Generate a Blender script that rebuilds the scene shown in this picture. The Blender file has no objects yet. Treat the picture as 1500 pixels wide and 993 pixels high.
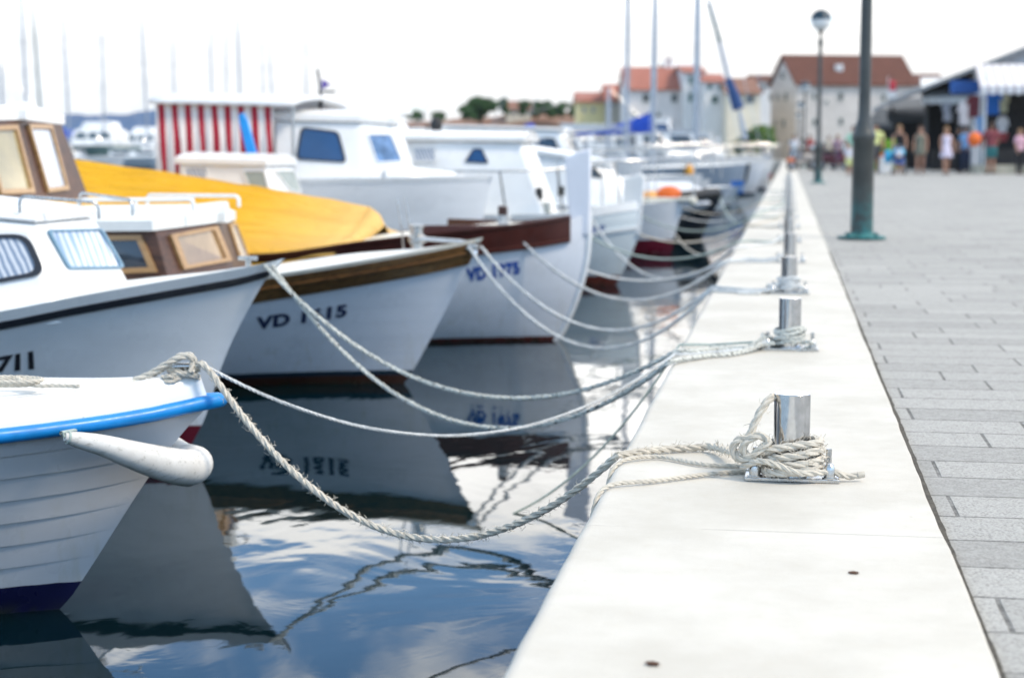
import bpy, bmesh, math, random
import numpy as np
from mathutils import Vector, Matrix, noise as mnoise

random.seed(7)
R = math.radians
scene = bpy.context.scene
COL = scene.collection

# ------------------------------------------------------------------ camera
FPX, CX, CY = 2500.0, 750.0, 496.5          # focal length in photo pixels, photo centre
PITCH = math.atan(274.5/FPX)
YAW = math.atan(405*math.cos(PITCH)/FPX)
CAM = Vector((0, 0, 0.8))
FWD = Vector((-math.sin(YAW)*math.cos(PITCH), math.cos(YAW)*math.cos(PITCH), -math.sin(PITCH)))
RGT = Vector((math.cos(YAW), math.sin(YAW), 0))
UPV = RGT.cross(FWD)
cd = bpy.data.cameras.new('camera'); cam = bpy.data.objects.new('camera', cd); COL.objects.link(cam)
cd.sensor_width = 36; cd.lens = 36*FPX/1500; cd.clip_start = 0.05; cd.clip_end = 12000
M3 = Matrix((RGT, UPV, -FWD)).transposed()
cam.matrix_world = Matrix.Translation(CAM) @ M3.to_4x4()
cd.dof.use_dof = True; cd.dof.focus_distance = 4.15; cd.dof.aperture_fstop = 3.3; cd.dof.aperture_blades = 0
scene.camera = cam

# ------------------------------------------------------------------ light
SKY_OFF = 14.3
SUN_EL, SUN_AZ = 50.0, 108.0      # azimuth east of +Y: the sun stands behind the camera to the right, veiled by thin cloud
w = bpy.data.worlds.new('World'); scene.world = w; w.use_nodes = True
nt = w.node_tree; nt.nodes.clear()
def N(t, **k):
    n = nt.nodes.new(t)
    for a, b in k.items(): setattr(n, a, b)
    return n
out = N('ShaderNodeOutputWorld'); bg = N('ShaderNodeBackground'); bg.inputs[1].default_value = 0.1
sky = N('ShaderNodeTexSky', sky_type='NISHITA'); sky.sun_disc = False
sky.sun_elevation = R(SUN_EL); sky.sun_rotation = R(SUN_AZ); sky.air_density = 1.0; sky.dust_density = 1.0; sky.ozone_density = 1.5
tc = N('ShaderNodeTexCoord'); sx = N('ShaderNodeSeparateXYZ'); nt.links.new(tc.outputs['Generated'], sx.inputs[0])
def MA(op, a, b=None, c=None, clamp=False):
    n = N('ShaderNodeMath', operation=op); n.use_clamp = clamp
    for i, v in enumerate((a, b, c)):
        if v is None: continue
        if isinstance(v, (int, float)): n.inputs[i].default_value = v
        else: nt.links.new(v, n.inputs[i])
    return n.outputs[0]
zc = MA('MAXIMUM', sx.outputs[2], 0.0)
den = MA('ADD', zc, 0.10)
cu = MA('ADD', MA('DIVIDE', sx.outputs[0], den), SKY_OFF); cv = MA('DIVIDE', sx.outputs[1], den)
cb = N('ShaderNodeCombineXYZ'); nt.links.new(cu, cb.inputs[0]); nt.links.new(cv, cb.inputs[1])
nz = N('ShaderNodeTexNoise'); nz.inputs['Scale'].default_value = 1.7; nz.inputs['Detail'].default_value = 7; nz.inputs['Roughness'].default_value = 0.58; nz.inputs['Distortion'].default_value = 0.4
nt.links.new(cb.outputs[0], nz.inputs['Vector'])
# broken cloud: solid white haze near the horizon, blue gaps from about eight degrees up
low = N('ShaderNodeMapRange'); low.interpolation_type = 'SMOOTHSTEP'
low.inputs['From Min'].default_value = 0.16; low.inputs['From Max'].default_value = 0.26; low.inputs['To Min'].default_value = 0.62; low.inputs['To Max'].default_value = 0.0
nt.links.new(zc, low.inputs['Value'])
cl = N('ShaderNodeMapRange'); cl.interpolation_type = 'SMOOTHSTEP'
cl.inputs['From Min'].default_value = 0.48; cl.inputs['From Max'].default_value = 0.68
nt.links.new(MA('ADD', nz.outputs[0], MA('MULTIPLY', low.outputs[0], 0.45)), cl.inputs['Value'])
over = N('ShaderNodeMapRange'); over.interpolation_type = 'SMOOTHSTEP'; nt.links.new(zc, over.inputs['Value'])
for k_, v_ in zip(('From Min', 'From Max', 'To Min', 'To Max'), (0.32, 0.50, 0.0, 0.85)): over.inputs[k_].default_value = v_
mask = MA('ADD', cl.outputs[0], over.outputs[0], clamp=True)
mx = N('ShaderNodeMix', data_type='RGBA'); nt.links.new(mask, mx.inputs[0]); skm = N('ShaderNodeVectorMath', operation='MULTIPLY'); nt.links.new(sky.outputs[0], skm.inputs[0]); skm.inputs[1].default_value = (1.7, 2.2, 2.6); nt.links.new(skm.outputs[0], mx.inputs[6])
CLOUD = 10.5
dt = N('ShaderNodeVectorMath', operation='DOT_PRODUCT'); nt.links.new(tc.outputs['Generated'], dt.inputs[0])
_e = R(26); dt.inputs[1].default_value = (math.sin(R(10))*math.cos(_e), math.cos(R(10))*math.cos(_e), math.sin(_e))
gl = N('ShaderNodeMapRange'); gl.interpolation_type = 'SMOOTHSTEP'; gl.inputs['From Min'].default_value = 0.15; gl.inputs['From Max'].default_value = 1.0
gl.inputs['To Min'].default_value = 1.20; gl.inputs['To Max'].default_value = 2.0
nt.links.new(dt.outputs['Value'], gl.inputs['Value'])
hz_ = N('ShaderNodeMapRange'); hz_.interpolation_type = 'SMOOTHSTEP'; nt.links.new(zc, hz_.inputs['Value'])
for k_, v_ in zip(('From Min', 'From Max', 'To Min', 'To Max'), (0.05, 0.16, 0.455, 1.12)): hz_.inputs[k_].default_value = v_
vsc = N('ShaderNodeVectorMath', operation='SCALE'); tint = N('ShaderNodeMix', data_type='RGBA'); tint.inputs[6].default_value = (CLOUD*0.72, CLOUD*0.96, CLOUD*1.22, 1); tint.inputs[7].default_value = (CLOUD*1.01, CLOUD*0.99, CLOUD*0.96, 1); nt.links.new(MA('MULTIPLY', MA('SUBTRACT', gl.outputs[0], 1.20), 1.3, clamp=True), tint.inputs[0]); nt.links.new(tint.outputs[2], vsc.inputs[0]); hi_ = N('ShaderNodeMapRange'); hi_.interpolation_type = 'SMOOTHSTEP'; nt.links.new(zc, hi_.inputs['Value'])
for k_, v_ in zip(('From Min', 'From Max', 'To Min', 'To Max'), (0.30, 0.60, 1.0, 0.42)): hi_.inputs[k_].default_value = v_
n3_ = N('ShaderNodeTexNoise'); n3_.inputs['Scale'].default_value = 2.2; n3_.inputs['Detail'].default_value = 5; nt.links.new(cb.outputs[0], n3_.inputs['Vector'])
nt.links.new(MA('MULTIPLY', MA('MULTIPLY', MA('MULTIPLY', gl.outputs[0], hz_.outputs[0]), hi_.outputs[0]), MA('ADD', MA('MULTIPLY', n3_.outputs[0], 0.5), 0.75)), vsc.inputs['Scale'])
nt.links.new(vsc.outputs[0], mx.inputs[7])
nt.links.new(mx.outputs[2], bg.inputs[0]); nt.links.new(bg.outputs[0], out.inputs[0])

ld = bpy.data.lights.new('sun', 'SUN'); ld.energy = 2.35; ld.angle = R(13); ld.color = (1.0, 0.86, 0.69)
sun = bpy.data.objects.new('sun', ld); COL.objects.link(sun)
sdir = Vector((math.sin(R(SUN_AZ))*math.cos(R(SUN_EL)), math.cos(R(SUN_AZ))*math.cos(R(SUN_EL)), math.sin(R(SUN_EL))))
sun.rotation_euler = sdir.to_track_quat('Z', 'Y').to_euler(); sun.location = (0, 0, 30)
vs = scene.view_settings; vs.view_transform = 'Standard'; vs.look = 'None'; vs.gamma = 1; vs.use_curve_mapping = False
vs.exposure = 0.44
scene.cycles.use_denoising = True
scene.cycles.max_bounces = 6; scene.cycles.glossy_bounces = 4; scene.cycles.transmission_bounces = 4; scene.cycles.caustics_reflective = False

# ------------------------------------------------------------------ pixel <-> place helpers
def ray(px, py):
    return (FWD + RGT*((px-CX)/FPX) + UPV*((CY-py)/FPX))
def V(px, py, D):                       # point at depth D along the view axis
    return CAM + ray(px, py)*D
def onz(px, py, z):
    d = ray(px, py); return CAM + d*((z-CAM.z)/d.z)
def onY(px, py, Y):
    d = ray(px, py); return CAM + d*(Y/d.y)
WATER = -0.6
HZ = 222.0
def Dz(py, z): return FPX*(CAM.z-z)/(py-HZ)

# ------------------------------------------------------------------ object helpers
def tag(o, label=None, cat=None, group=None, kind=None):
    if label: o['label'] = label
    if cat: o['category'] = cat
    if group: o['group'] = group
    if kind: o['kind'] = kind
    return o
def empty(name, label, cat, loc=(0, 0, 0), rz=0.0, group=None):
    o = bpy.data.objects.new(name, None); o.empty_display_size = 0.2; COL.objects.link(o)
    o.location = loc; o.rotation_euler = (0, 0, rz)
    return tag(o, label, cat, group)
def copy_tree(o, parent=None):
    c = o.copy(); COL.objects.link(c)
    if parent: c.parent = parent
    for ch in [x for x in KIDS.get(o.name, [])]:
        k = copy_tree(ch, c); KIDS.setdefault(c.name, []).append(k)
    return c
KIDS = {}
class MB:
    """collects vertices and faces, several material slots allowed"""
    def __init__(s): s.v = []; s.f = []; s.m = []; s.uv = None
    def add(s, vs, fs, mi=0):
        b = len(s.v); s.v += [tuple(p) for p in vs]; s.f += [tuple(i+b for i in f) for f in fs]; s.m += [mi]*len(fs); return s
    def box(s, c, size, mi=0, rot=None):
        hx, hy, hz = size[0]/2, size[1]/2, size[2]/2
        P = [Vector((x, y, z)) for x in (-hx, hx) for y in (-hy, hy) for z in (-hz, hz)]
        if rot: P = [rot @ p for p in P]
        P = [p+Vector(c) for p in P]
        return s.add(P, [(0,1,3,2),(4,6,7,5),(0,4,5,1),(2,3,7,6),(0,2,6,4),(1,5,7,3)], mi)
    def tube(s, pts, r, n=8, mi=0, cap=True, closed=False):
        pts = [Vector(p) for p in pts]; m = len(pts)
        rr = r if isinstance(r, (list, tuple)) else [r]*m
        vs_ = []; prev = None
        for i, p in enumerate(pts):
            if closed: t = (pts[(i+1) % m]-pts[i-1])
            else: t = pts[min(i+1, m-1)]-pts[max(i-1, 0)]
            t = t.normalized() if t.length > 1e-9 else Vector((0, 0, 1))
            if prev is None:
                a = Vector((0, 0, 1)) if abs(t.z) < 0.9 else Vector((1, 0, 0))
                u = t.cross(a).normalized()
            else:
                u = (prev - t*prev.dot(t)); u = u.normalized() if u.length > 1e-6 else t.orthogonal().normalized()
            prev = u; w_ = t.cross(u)
            for k in range(n):
                a = 2*math.pi*k/n; vs_.append(p+(u*math.cos(a)+w_*math.sin(a))*rr[i])
        fs = []
        for i in range(m if closed else m-1):
            j = (i+1) % m
            for k in range(n):
                fs.append((i*n+k, i*n+(k+1) % n, j*n+(k+1) % n, j*n+k))
        if cap and not closed:
            fs.append(tuple(range(n-1, -1, -1))); fs.append(tuple((m-1)*n+k for k in range(n)))
        return s.add(vs_, fs, mi)
    def lathe(s, prof, c=(0, 0, 0), n=24, mi=0, sy=1.0):
        vs_ = []; m = len(prof)
        for (r, z) in prof:
            for k in range(n):
                a = 2*math.pi*k/n; vs_.append((c[0]+r*math.cos(a), c[1]+r*math.sin(a)*sy, c[2]+z))
        fs = [(i*n+k, i*n+(k+1) % n, (i+1)*n+(k+1) % n, (i+1)*n+k) for i in range(m-1) for k in range(n)]
        fs.append(tuple(range(n-1, -1, -1))); fs.append(tuple((m-1)*n+k for k in range(n)))
        return s.add(vs_, fs, mi)
    def prism(s, poly, d, mi=0):
        """poly: list of 3-D points (planar), extruded by vector d"""
        n = len(poly); d = Vector(d)
        P = [Vector(p) for p in poly]; Q = [p+d for p in P]
        fs = [tuple(range(n-1, -1, -1)), tuple(range(n, 2*n))]+[(k, (k+1) % n, n+(k+1) % n, n+k) for k in range(n)]
        return s.add(P+Q, fs, mi)
    def grid(s, rows, mi=0, flip=False):
        m = len(rows); n = len(rows[0])
        vs_ = [p for r_ in rows for p in r_]
        fs = []
        for i in range(m-1):
            for j in range(n-1):
                q = (i*n+j, i*n+j+1, (i+1)*n+j+1, (i+1)*n+j); fs.append(q[::-1] if flip else q)
        return s.add(vs_, fs, mi)
    def blob(s, c, rad, n=10, mi=0, jit=0.0, seed=0):
        vs_ = []; rr = rad if isinstance(rad, (tuple, list)) else (rad,)*3
        rings = max(4, n//2+1)
        for i in range(1, rings):
            th = math.pi*i/rings
            for k in range(n):
                a = 2*math.pi*k/n
                d = Vector((math.sin(th)*math.cos(a), math.sin(th)*math.sin(a), math.cos(th)))
                f = 1+jit*mnoise.noise(d*1.7+Vector((seed, seed*1.3, 0)))
                vs_.append((c[0]+d.x*rr[0]*f, c[1]+d.y*rr[1]*f, c[2]+d.z*rr[2]*f))
        m = rings-1
        fs = [(i*n+k, (i+1)*n+k, (i+1)*n+(k+1) % n, i*n+(k+1) % n) for i in range(m-1) for k in range(n)]
        vs_.append((c[0], c[1], c[2]+rr[2])); vs_.append((c[0], c[1], c[2]-rr[2])); t = len(vs_)-2
        for k in range(n):
            fs.append((t, k, (k+1) % n)); fs.append((t+1, (m-1)*n+(k+1) % n, (m-1)*n+k))
        return s.add(vs_, fs, mi)
    def build(s, name, mats, parent=None, smooth=30, bevel=None, bseg=2, fix=True, merge=False):
        me = bpy.data.meshes.new(name)
        me.from_pydata([tuple(v) for v in s.v], [], s.f)
        mats = mats if isinstance(mats, (list, tuple)) else [mats]
        for m_ in mats: me.materials.append(m_)
        me.polygons.foreach_set('material_index', s.m)
        me.update()
        if fix:
            bm = bmesh.new(); bm.from_mesh(me)
            if merge: bmesh.ops.remove_doubles(bm, verts=bm.verts, dist=1e-4); bmesh.ops.dissolve_degenerate(bm, edges=bm.edges, dist=1e-5)
            bmesh.ops.recalc_face_normals(bm, faces=bm.faces); bm.to_mesh(me); bm.free()
        if smooth:
            me.polygons.foreach_set('use_smooth', [True]*len(me.polygons)); me.set_sharp_from_angle(angle=R(smooth))
        o = bpy.data.objects.new(name, me); COL.objects.link(o)
        if parent is not None:
            o.parent = parent; KIDS.setdefault(parent.name, []).append(o)
        if bevel:
            b = o.modifiers.new('bevel', 'BEVEL'); b.width = bevel; b.segments = bseg; b.limit_method = 'ANGLE'; b.angle_limit = R(40); b.harden_normals = False
        return o

# ------------------------------------------------------------------ materials
MATS = {}
class G:
    """tiny node-graph helper"""
    def __init__(s, name):
        s.m = bpy.data.materials.new(name); s.m.use_nodes = True; s.t = s.m.node_tree; s.t.nodes.clear()
        s.out = s.n('ShaderNodeOutputMaterial'); s.b = s.n('ShaderNodeBsdfPrincipled'); s.l(s.b.outputs[0], s.out.inputs[0])
        s.tc = s.n('ShaderNodeTexCoord'); s.obj = s.tc.outputs['Object']
    def n(s, t, **k):
        n = s.t.nodes.new(t)
        for a, b in k.items(): setattr(n, a, b)
        return n
    def l(s, a, b): s.t.links.new(a, b)
    def set(s, node, key, v):
        if hasattr(v, 'links') or isinstance(v, bpy.types.NodeSocket): s.l(v, node.inputs[key])
        else: node.inputs[key].default_value = v
    def noise(s, scale, detail=4, rough=0.55, vec=None, dist=0.0, sc=None):
        n = s.n('ShaderNodeTexNoise'); n.inputs['Scale'].default_value = scale; n.inputs['Detail'].default_value = detail
        n.inputs['Roughness'].default_value = rough; n.inputs['Distortion'].default_value = dist
        v = vec or s.obj
        if sc: v = s.map(v, sc)
        s.l(v, n.inputs['Vector']); return n.outputs[0]
    def map(s, v, scale=(1,1,1), rot=(0,0,0), loc=(0,0,0)):
        m = s.n('ShaderNodeMapping'); m.inputs['Scale'].default_value = scale; m.inputs['Rotation'].default_value = rot; m.inputs['Location'].default_value = loc
        s.l(v, m.inputs['Vector']); return m.outputs[0]
    def math(s, op, a, b=None, clamp=False):
        n = s.n('ShaderNodeMath', operation=op); n.use_clamp = clamp
        s.set(n, 0, a)
        if b is not None: s.set(n, 1, b)
        return n.outputs[0]
    def rng(s, v, a, b, c=0.0, d=1.0, smooth=True):
        n = s.n('ShaderNodeMapRange'); n.interpolation_type = 'SMOOTHSTEP' if smooth else 'LINEAR'
        s.l(v, n.inputs[0])
        for i, x in enumerate((a, b, c, d)): n.inputs[i+1].default_value = x
        return n.outputs[0]
    def mix(s, f, a, b):
        n = s.n('ShaderNodeMix', data_type='RGBA')
        s.set(n, 0, f)
        for k, v in ((6, a), (7, b)):
            if isinstance(v, (tuple, list)): n.inputs[k].default_value = (v[0], v[1], v[2], 1)
            else: s.l(v, n.inputs[k])
        return n.outputs[2]
    def color(s, v):
        if isinstance(v, (tuple, list)): s.b.inputs['Base Color'].default_value = (v[0], v[1], v[2], 1)
        else: s.l(v, s.b.inputs['Base Color'])
    def bump(s, h, strength=0.3, dist=0.01):
        n = s.n('ShaderNodeBump'); n.inputs['Strength'].default_value = strength; n.inputs['Distance'].default_value = dist
        s.l(h, n.inputs['Height']); s.l(n.outputs[0], s.b.inputs['Normal']); return n
    def sep(s, v=None):
        n = s.n('ShaderNodeSeparateXYZ'); s.l(v or s.obj, n.inputs[0]); return n.outputs
def dk(c, f): return (c[0]*f, c[1]*f, c[2]*f)
def mat(name, c, rough=0.5, metal=0.0, var=0.14, scale=6, bump=0.0, bscale=60, coat=0.0, spec=0.5, emit=None, sheen=0.0):
    """a plain surface with procedural wear: colour and gloss vary a little"""
    if name in MATS: return MATS[name]
    g = G(name)
    n = g.noise(scale, 5, 0.6)
    g.color(g.mix(g.rng(n, 0.3, 0.7), dk(c, 1-var), tuple(min(1, x*(1+var*0.5)) for x in c)))
    g.b.inputs['Metallic'].default_value = metal
    g.l(g.rng(g.noise(scale*2.3, 3), 0.3, 0.7, max(0.02, rough*0.8), min(1, rough*1.25)), g.b.inputs['Roughness'])
    g.b.inputs['Coat Weight'].default_value = coat; g.b.inputs['Coat Roughness'].default_value = 0.1
    g.b.inputs['Specular IOR Level'].default_value = spec
    if sheen: g.b.inputs['Sheen Weight'].default_value = sheen
    if bump: g.bump(g.noise(bscale, 4), bump, 0.004)
    MATS[name] = g.m; return g.m

WHITE = mat('white_gelcoat', (0.80, 0.80, 0.79), 0.28, var=0.05, scale=3, bump=0.02, bscale=9)
WHITEDECK = mat('white_deck_paint', (0.78, 0.78, 0.75), 0.5, var=0.07, scale=5, bump=0.05, bscale=120)
CREAM = mat('cream_paint', (0.74, 0.70, 0.60), 0.45, var=0.08)
DARKTRIM = mat('dark_rubber_trim', (0.02, 0.022, 0.03), 0.4)
BLUETRIM = mat('blue_rubbing_strake', (0.006, 0.235, 0.62), 0.38, var=0.18, scale=9, bump=0.08, bscale=50)
STEEL = mat('polished_steel', (0.66, 0.66, 0.66), 0.15, metal=1.0, var=0.16, scale=35)
STEELSAT = mat('satin_steel', (0.58, 0.58, 0.57), 0.27, metal=1.0, var=0.14, scale=40, bump=0.05, bscale=150)
ALU = mat('mast_aluminium', (0.36, 0.39, 0.44), 0.45, metal=0.5)
GLASSD = mat('dark_window_glass', (0.015, 0.03, 0.05), 0.05, var=0.1, spec=0.8)
GLASSB = mat('blue_window_glass', (0.005, 0.05, 0.16), 0.06, var=0.1, spec=0.6)
def curtain(name, c1, c2, sc=16.0, ang=0.0):
    g = G(name)
    wv = g.n('ShaderNodeTexWave'); wv.bands_direction = 'DIAGONAL'; wv.inputs['Scale'].default_value = sc; wv.inputs['Distortion'].default_value = 2.5; wv.inputs['Detail'].default_value = 3
    g.l(g.map(g.obj, (1, 1, 0.35)), wv.inputs['Vector'])
    g.color(g.mix(g.rng(wv.outputs[0], 0.15, 0.85), c1, c2)); g.b.inputs['Roughness'].default_value = 0.5
    g.b.inputs['Coat Weight'].default_value = 1.0; g.b.inputs['Coat Roughness'].default_value = 0.03
    MATS[name] = g.m; return g.m
CURTAIN = curtain('window_with_pale_curtain', (0.20, 0.26, 0.36), (0.62, 0.64, 0.68))
CURTAINW = curtain('window_with_white_curtain', (0.22, 0.32, 0.46), (0.60, 0.62, 0.64), 9.0)
MAROON = mat('maroon_paint', (0.062, 0.015, 0.011), 0.35, var=0.25, scale=6, bump=0.06, bscale=30)
REDPAINT = mat('red_antifouling', (0.16, 0.012, 0.02), 0.6, var=0.25)
NAVY = mat('navy_lettering', (0.01, 0.02, 0.07), 0.4)
BLUELET = mat('blue_lettering', (0.01, 0.06, 0.30), 0.4)
BLACKLET = mat('black_lettering', (0.012, 0.012, 0.018), 0.4)
BLUECANVAS = mat('blue_canvas', (0.008, 0.06, 0.42), 0.75, var=0.25, scale=5, bump=0.2, bscale=20)
ORANGE = mat('orange_plastic', (0.85, 0.16, 0.02), 0.5)
REDP = mat('red_plastic', (0.62, 0.03, 0.04), 0.5)
BLACK = mat('black_rubber', (0.015, 0.015, 0.016), 0.55)
LAMPGREEN = mat('dark_green_lamp_paint', (0.020, 0.030, 0.027), 0.42, var=0.3, scale=12, bump=0.15, bscale=40)
BITT = mat('dark_wood_bitt', (0.06, 0.022, 0.015), 0.5, var=0.3, scale=20)

def wood(name, c1, c2, rough=0.42, coat=0.08):
    if name in MATS: return MATS[name]
    g = G(name)
    n = g.noise(3.0, 6, 0.65, sc=(1.2, 14, 16), dist=0.6)
    n2 = g.noise(1.1, 3)
    g.color(g.mix(g.rng(g.math('ADD', g.math('MULTIPLY', n, 0.7), g.math('MULTIPLY', n2, 0.4)), 0.38, 0.7), c1, c2))
    g.b.inputs['Roughness'].default_value = rough; g.b.inputs['Coat Weight'].default_value = coat
    g.bump(n, 0.15, 0.003); MATS[name] = g.m; return g.m
WOODBAND = wood('weathered_varnished_oak', (0.045, 0.019, 0.006), (0.17, 0.085, 0.028), 0.38)
WOODLIGHT = wood('light_varnished_frame', (0.30, 0.16, 0.06), (0.46, 0.28, 0.12), 0.35)
WOODDARK = wood('dark_mahogany', (0.030, 0.011, 0.005), (0.11, 0.042, 0.018), 0.5)

def hullpaint(name, top, bands, clink=False, planks=0.0):
    """bands: list of (z_upper, colour) from the bottom up; the top colour above the last.  z in boat coordinates"""
    g = G(name)
    z = g.sep()[2]
    wob = g.math('ADD', z, g.math('MULTIPLY', g.math('SUBTRACT', g.noise(7, 4), 0.5), 0.012))
    base = g.mix(g.rng(g.noise(2.2, 5, 0.6, sc=(1, 1, 2.5)), 0.3, 0.75), dk(top, 0.90), top)
    # grime running down and a soft scum line near the water
    streak = g.noise(3, 4, 0.6, sc=(9, 9, 0.8))
    grime = g.math('MULTIPLY', g.rng(streak, 0.5, 0.75), g.rng(z, 0.05, 0.5, 0.45, 0.06))
    base = g.mix(grime, base, (0.42, 0.40, 0.33))
    c = base
    for (zu, col) in reversed(bands):
        edge = g.math('LESS_THAN', wob, zu)
        c = g.mix(edge, c, g.mix(g.rng(g.noise(9, 5), 0.3, 0.7), dk(col, 0.7), col))
    scf = g.noise(2.4, 7, 0.72, sc=(2.2, 2.2, 7), dist=0.7)
    c = g.mix(g.math('MULTIPLY', g.rng(scf, 0.64, 0.70, 0, 0.35), g.rng(g.noise(1.1, 2), 0.45, 0.6)), c, (0.30, 0.29, 0.27))
    # weed and slime at the waterline
    slime = g.math('MULTIPLY', g.rng(wob, -0.02, 0.05, 1, 0), g.rng(g.noise(14, 4), 0.35, 0.6))
    c = g.mix(g.math('MULTIPLY', slime, 0.8), c, (0.03, 0.035, 0.018))
    g.color(c)
    g.l(g.rng(g.noise(5, 3), 0.3, 0.7, 0.24, 0.42), g.b.inputs['Roughness'])
    h = g.noise(3, 3)
    if planks:
        wv = g.n('ShaderNodeTexWave'); wv.wave_type = 'BANDS'; wv.bands_direction = 'Z'; wv.wave_profile = 'SAW'
        wv.inputs['Scale'].default_value = planks; wv.inputs['Distortion'].default_value = 0.25; wv.inputs['Detail'].default_value = 1
        g.l(g.map(g.obj, (0.06, 0.3, 1)), wv.inputs['Vector'])
        ln = g.rng(wv.outputs['Fac'], 0.0, 0.05, 1, 0)
        h = g.math('SUBTRACT', g.math('MULTIPLY', h, 0.5), g.math('MULTIPLY', ln, 0.35))
    g.bump(h, 0.25, 0.006); MATS[name] = g.m; return g.m

def rope_mat(name, c, fleck=None, fs=90, rough=0.9):
    g = G(name)
    n = g.noise(55, 5, 0.7); n2 = g.noise(6, 3)
    col = g.mix(g.rng(n, 0.3, 0.7), dk(c, 0.74), c)
    col = g.mix(g.rng(n2, 0.45, 0.7, 0, 0.35), col, dk(c, 0.55))
    if fleck:
        col = g.mix(g.rng(g.noise(fs, 2), 0.60, 0.64), col, fleck)
    g.color(col); g.b.inputs['Roughness'].default_value = rough; g.b.inputs['Sheen Weight'].default_value = 0.2
    g.bump(g.noise(300, 3), 0.5, 0.002); MATS[name] = g.m; return g.m
ROPE = rope_mat('weathered_cream_rope', (0.68, 0.62, 0.52))
ROPEW = rope_mat('white_nylon_rope', (0.72, 0.73, 0.72))
ROPEF = rope_mat('white_rope_with_dark_flecks', (0.66, 0.66, 0.60), (0.05, 0.05, 0.04), 70)
ROPEG = rope_mat('pale_green_rope', (0.42, 0.50, 0.46))

# ================================================================== the setting
# water
g = G('harbour_water')
P_ = g.n('ShaderNodeNewGeometry').outputs['Position']
d1 = g.noise(1.0, 3, 0.5, vec=P_, sc=(1.0, 0.8, 1), dist=0.8)
d2 = g.noise(1.0, 3, 0.55, vec=P_, sc=(4.5, 3.6, 1), dist=0.7)
d3 = g.noise(1.0, 2, 0.5, vec=P_, sc=(15, 12, 1))
calm = g.math('MULTIPLY', g.rng(g.noise(0.45, 2, 0.5, vec=P_, sc=(1, 0.6, 1)), 0.40, 0.62, 0.25, 1.0), g.rng(g.sep(P_)[1], 8.0, 14.0, 1.0, 3.2))
hgt = g.math('ADD', g.math('MULTIPLY', d1, 1.0), g.math('ADD', g.math('MULTIPLY', g.math('MULTIPLY', d2, calm), 0.19), g.math('MULTIPLY', g.math('MULTIPLY', d3, calm), 0.022)))
g.color(g.mix(g.rng(g.noise(0.3, 3, vec=P_), 0.3, 0.7), (0.0008, 0.007, 0.010), (0.0015, 0.011, 0.0135)))
g.b.inputs['Roughness'].default_value = 0.02; g.b.inputs['IOR'].default_value = 1.32; g.b.inputs['Specular Tint'].default_value = (0.60, 0.78, 0.84, 1)
WBUMP = g.bump(hgt, 0.36, 0.018)
WATERM = g.m
mb = MB(); S = 5000
mb.add([(-S, -40, WATER), (S, -40, WATER), (S, 2*S, WATER), (-S, 2*S, WATER)], [(0, 1, 2, 3)])
tag(mb.build('sea_water', WATERM, smooth=0), kind='structure')
mb = MB(); mb.add([(-S, -40, -4), (S, -40, -4), (S, 2*S, -4), (-S, 2*S, -4)], [(0, 1, 2, 3)])
tag(mb.build('sea_bed', mat('sea_bed_mud', (0.05, 0.06, 0.045), 0.9), smooth=0), kind='structure')

XL, XR, QEND = -0.431, 0.337, 150.0
# coping stone
g = G('white_limestone_coping')
n1 = g.noise(2.2, 7, 0.62); n2 = g.noise(16, 6, 0.7); n3 = g.noise(140, 3, 0.6)
c = g.mix(g.rng(n1, 0.32, 0.70), (0.52, 0.49, 0.43), (0.625, 0.595, 0.535))
c = g.mix(g.rng(n2, 0.58, 0.78, 0, 0.35), c, (0.50, 0.44, 0.35))
st = g.noise(1.0, 5, 0.6, sc=(1.1, 7, 1), dist=0.4)
c = g.mix(g.rng(st, 0.60, 0.80, 0, 0.25), c, (0.50, 0.49, 0.46))
vo = g.n('ShaderNodeTexVoronoi'); vo.inputs['Scale'].default_value = 9; g.l(g.obj, vo.inputs['Vector'])
pit = g.math('MULTIPLY', g.rng(vo.outputs['Distance'], 0.02, 0.07, 1, 0), g.rng(n1, 0.5, 0.6))
c = g.mix(g.math('MULTIPLY', pit, 0.6), c, (0.30, 0.24, 0.18))
ys = g.sep()
fr = g.math('FRACT', g.math('DIVIDE', g.math('ADD', ys[1], 1.51), 2.55))
jn = g.math('MULTIPLY', g.math('LESS_THAN', fr, 0.0018), g.rng(n1, 0.44, 0.54))
c = g.mix(g.math('MULTIPLY', jn, 0.85), c, (0.25, 0.23, 0.20))
scr = g.noise(1.0, 6, 0.75, sc=(3.0, 40, 1), dist=0.8)
c = g.mix(g.math('MULTIPLY', g.rng(scr, 0.66, 0.72, 0, 0.4), g.rng(n1, 0.45, 0.6)), c, (0.36, 0.33, 0.28))
rs = g.noise(0.9, 7, 0.7); c = g.mix(g.rng(rs, 0.62, 0.80, 0, 0.35), c, (0.47, 0.38, 0.28))
g.color(c); g.l(g.rng(n2, 0.3, 0.7, 0.55, 0.8), g.b.inputs['Roughness'])

g.bump(g.math('SUBTRACT', g.math('ADD', g.math('MULTIPLY', n2, 0.5), g.math('MULTIPLY', n3, 0.25)), g.math('MULTIPLY', g.math('ADD', pit, jn), 0.6)), 0.35, 0.006)
COPING = g.m
mb = MB()
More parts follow.
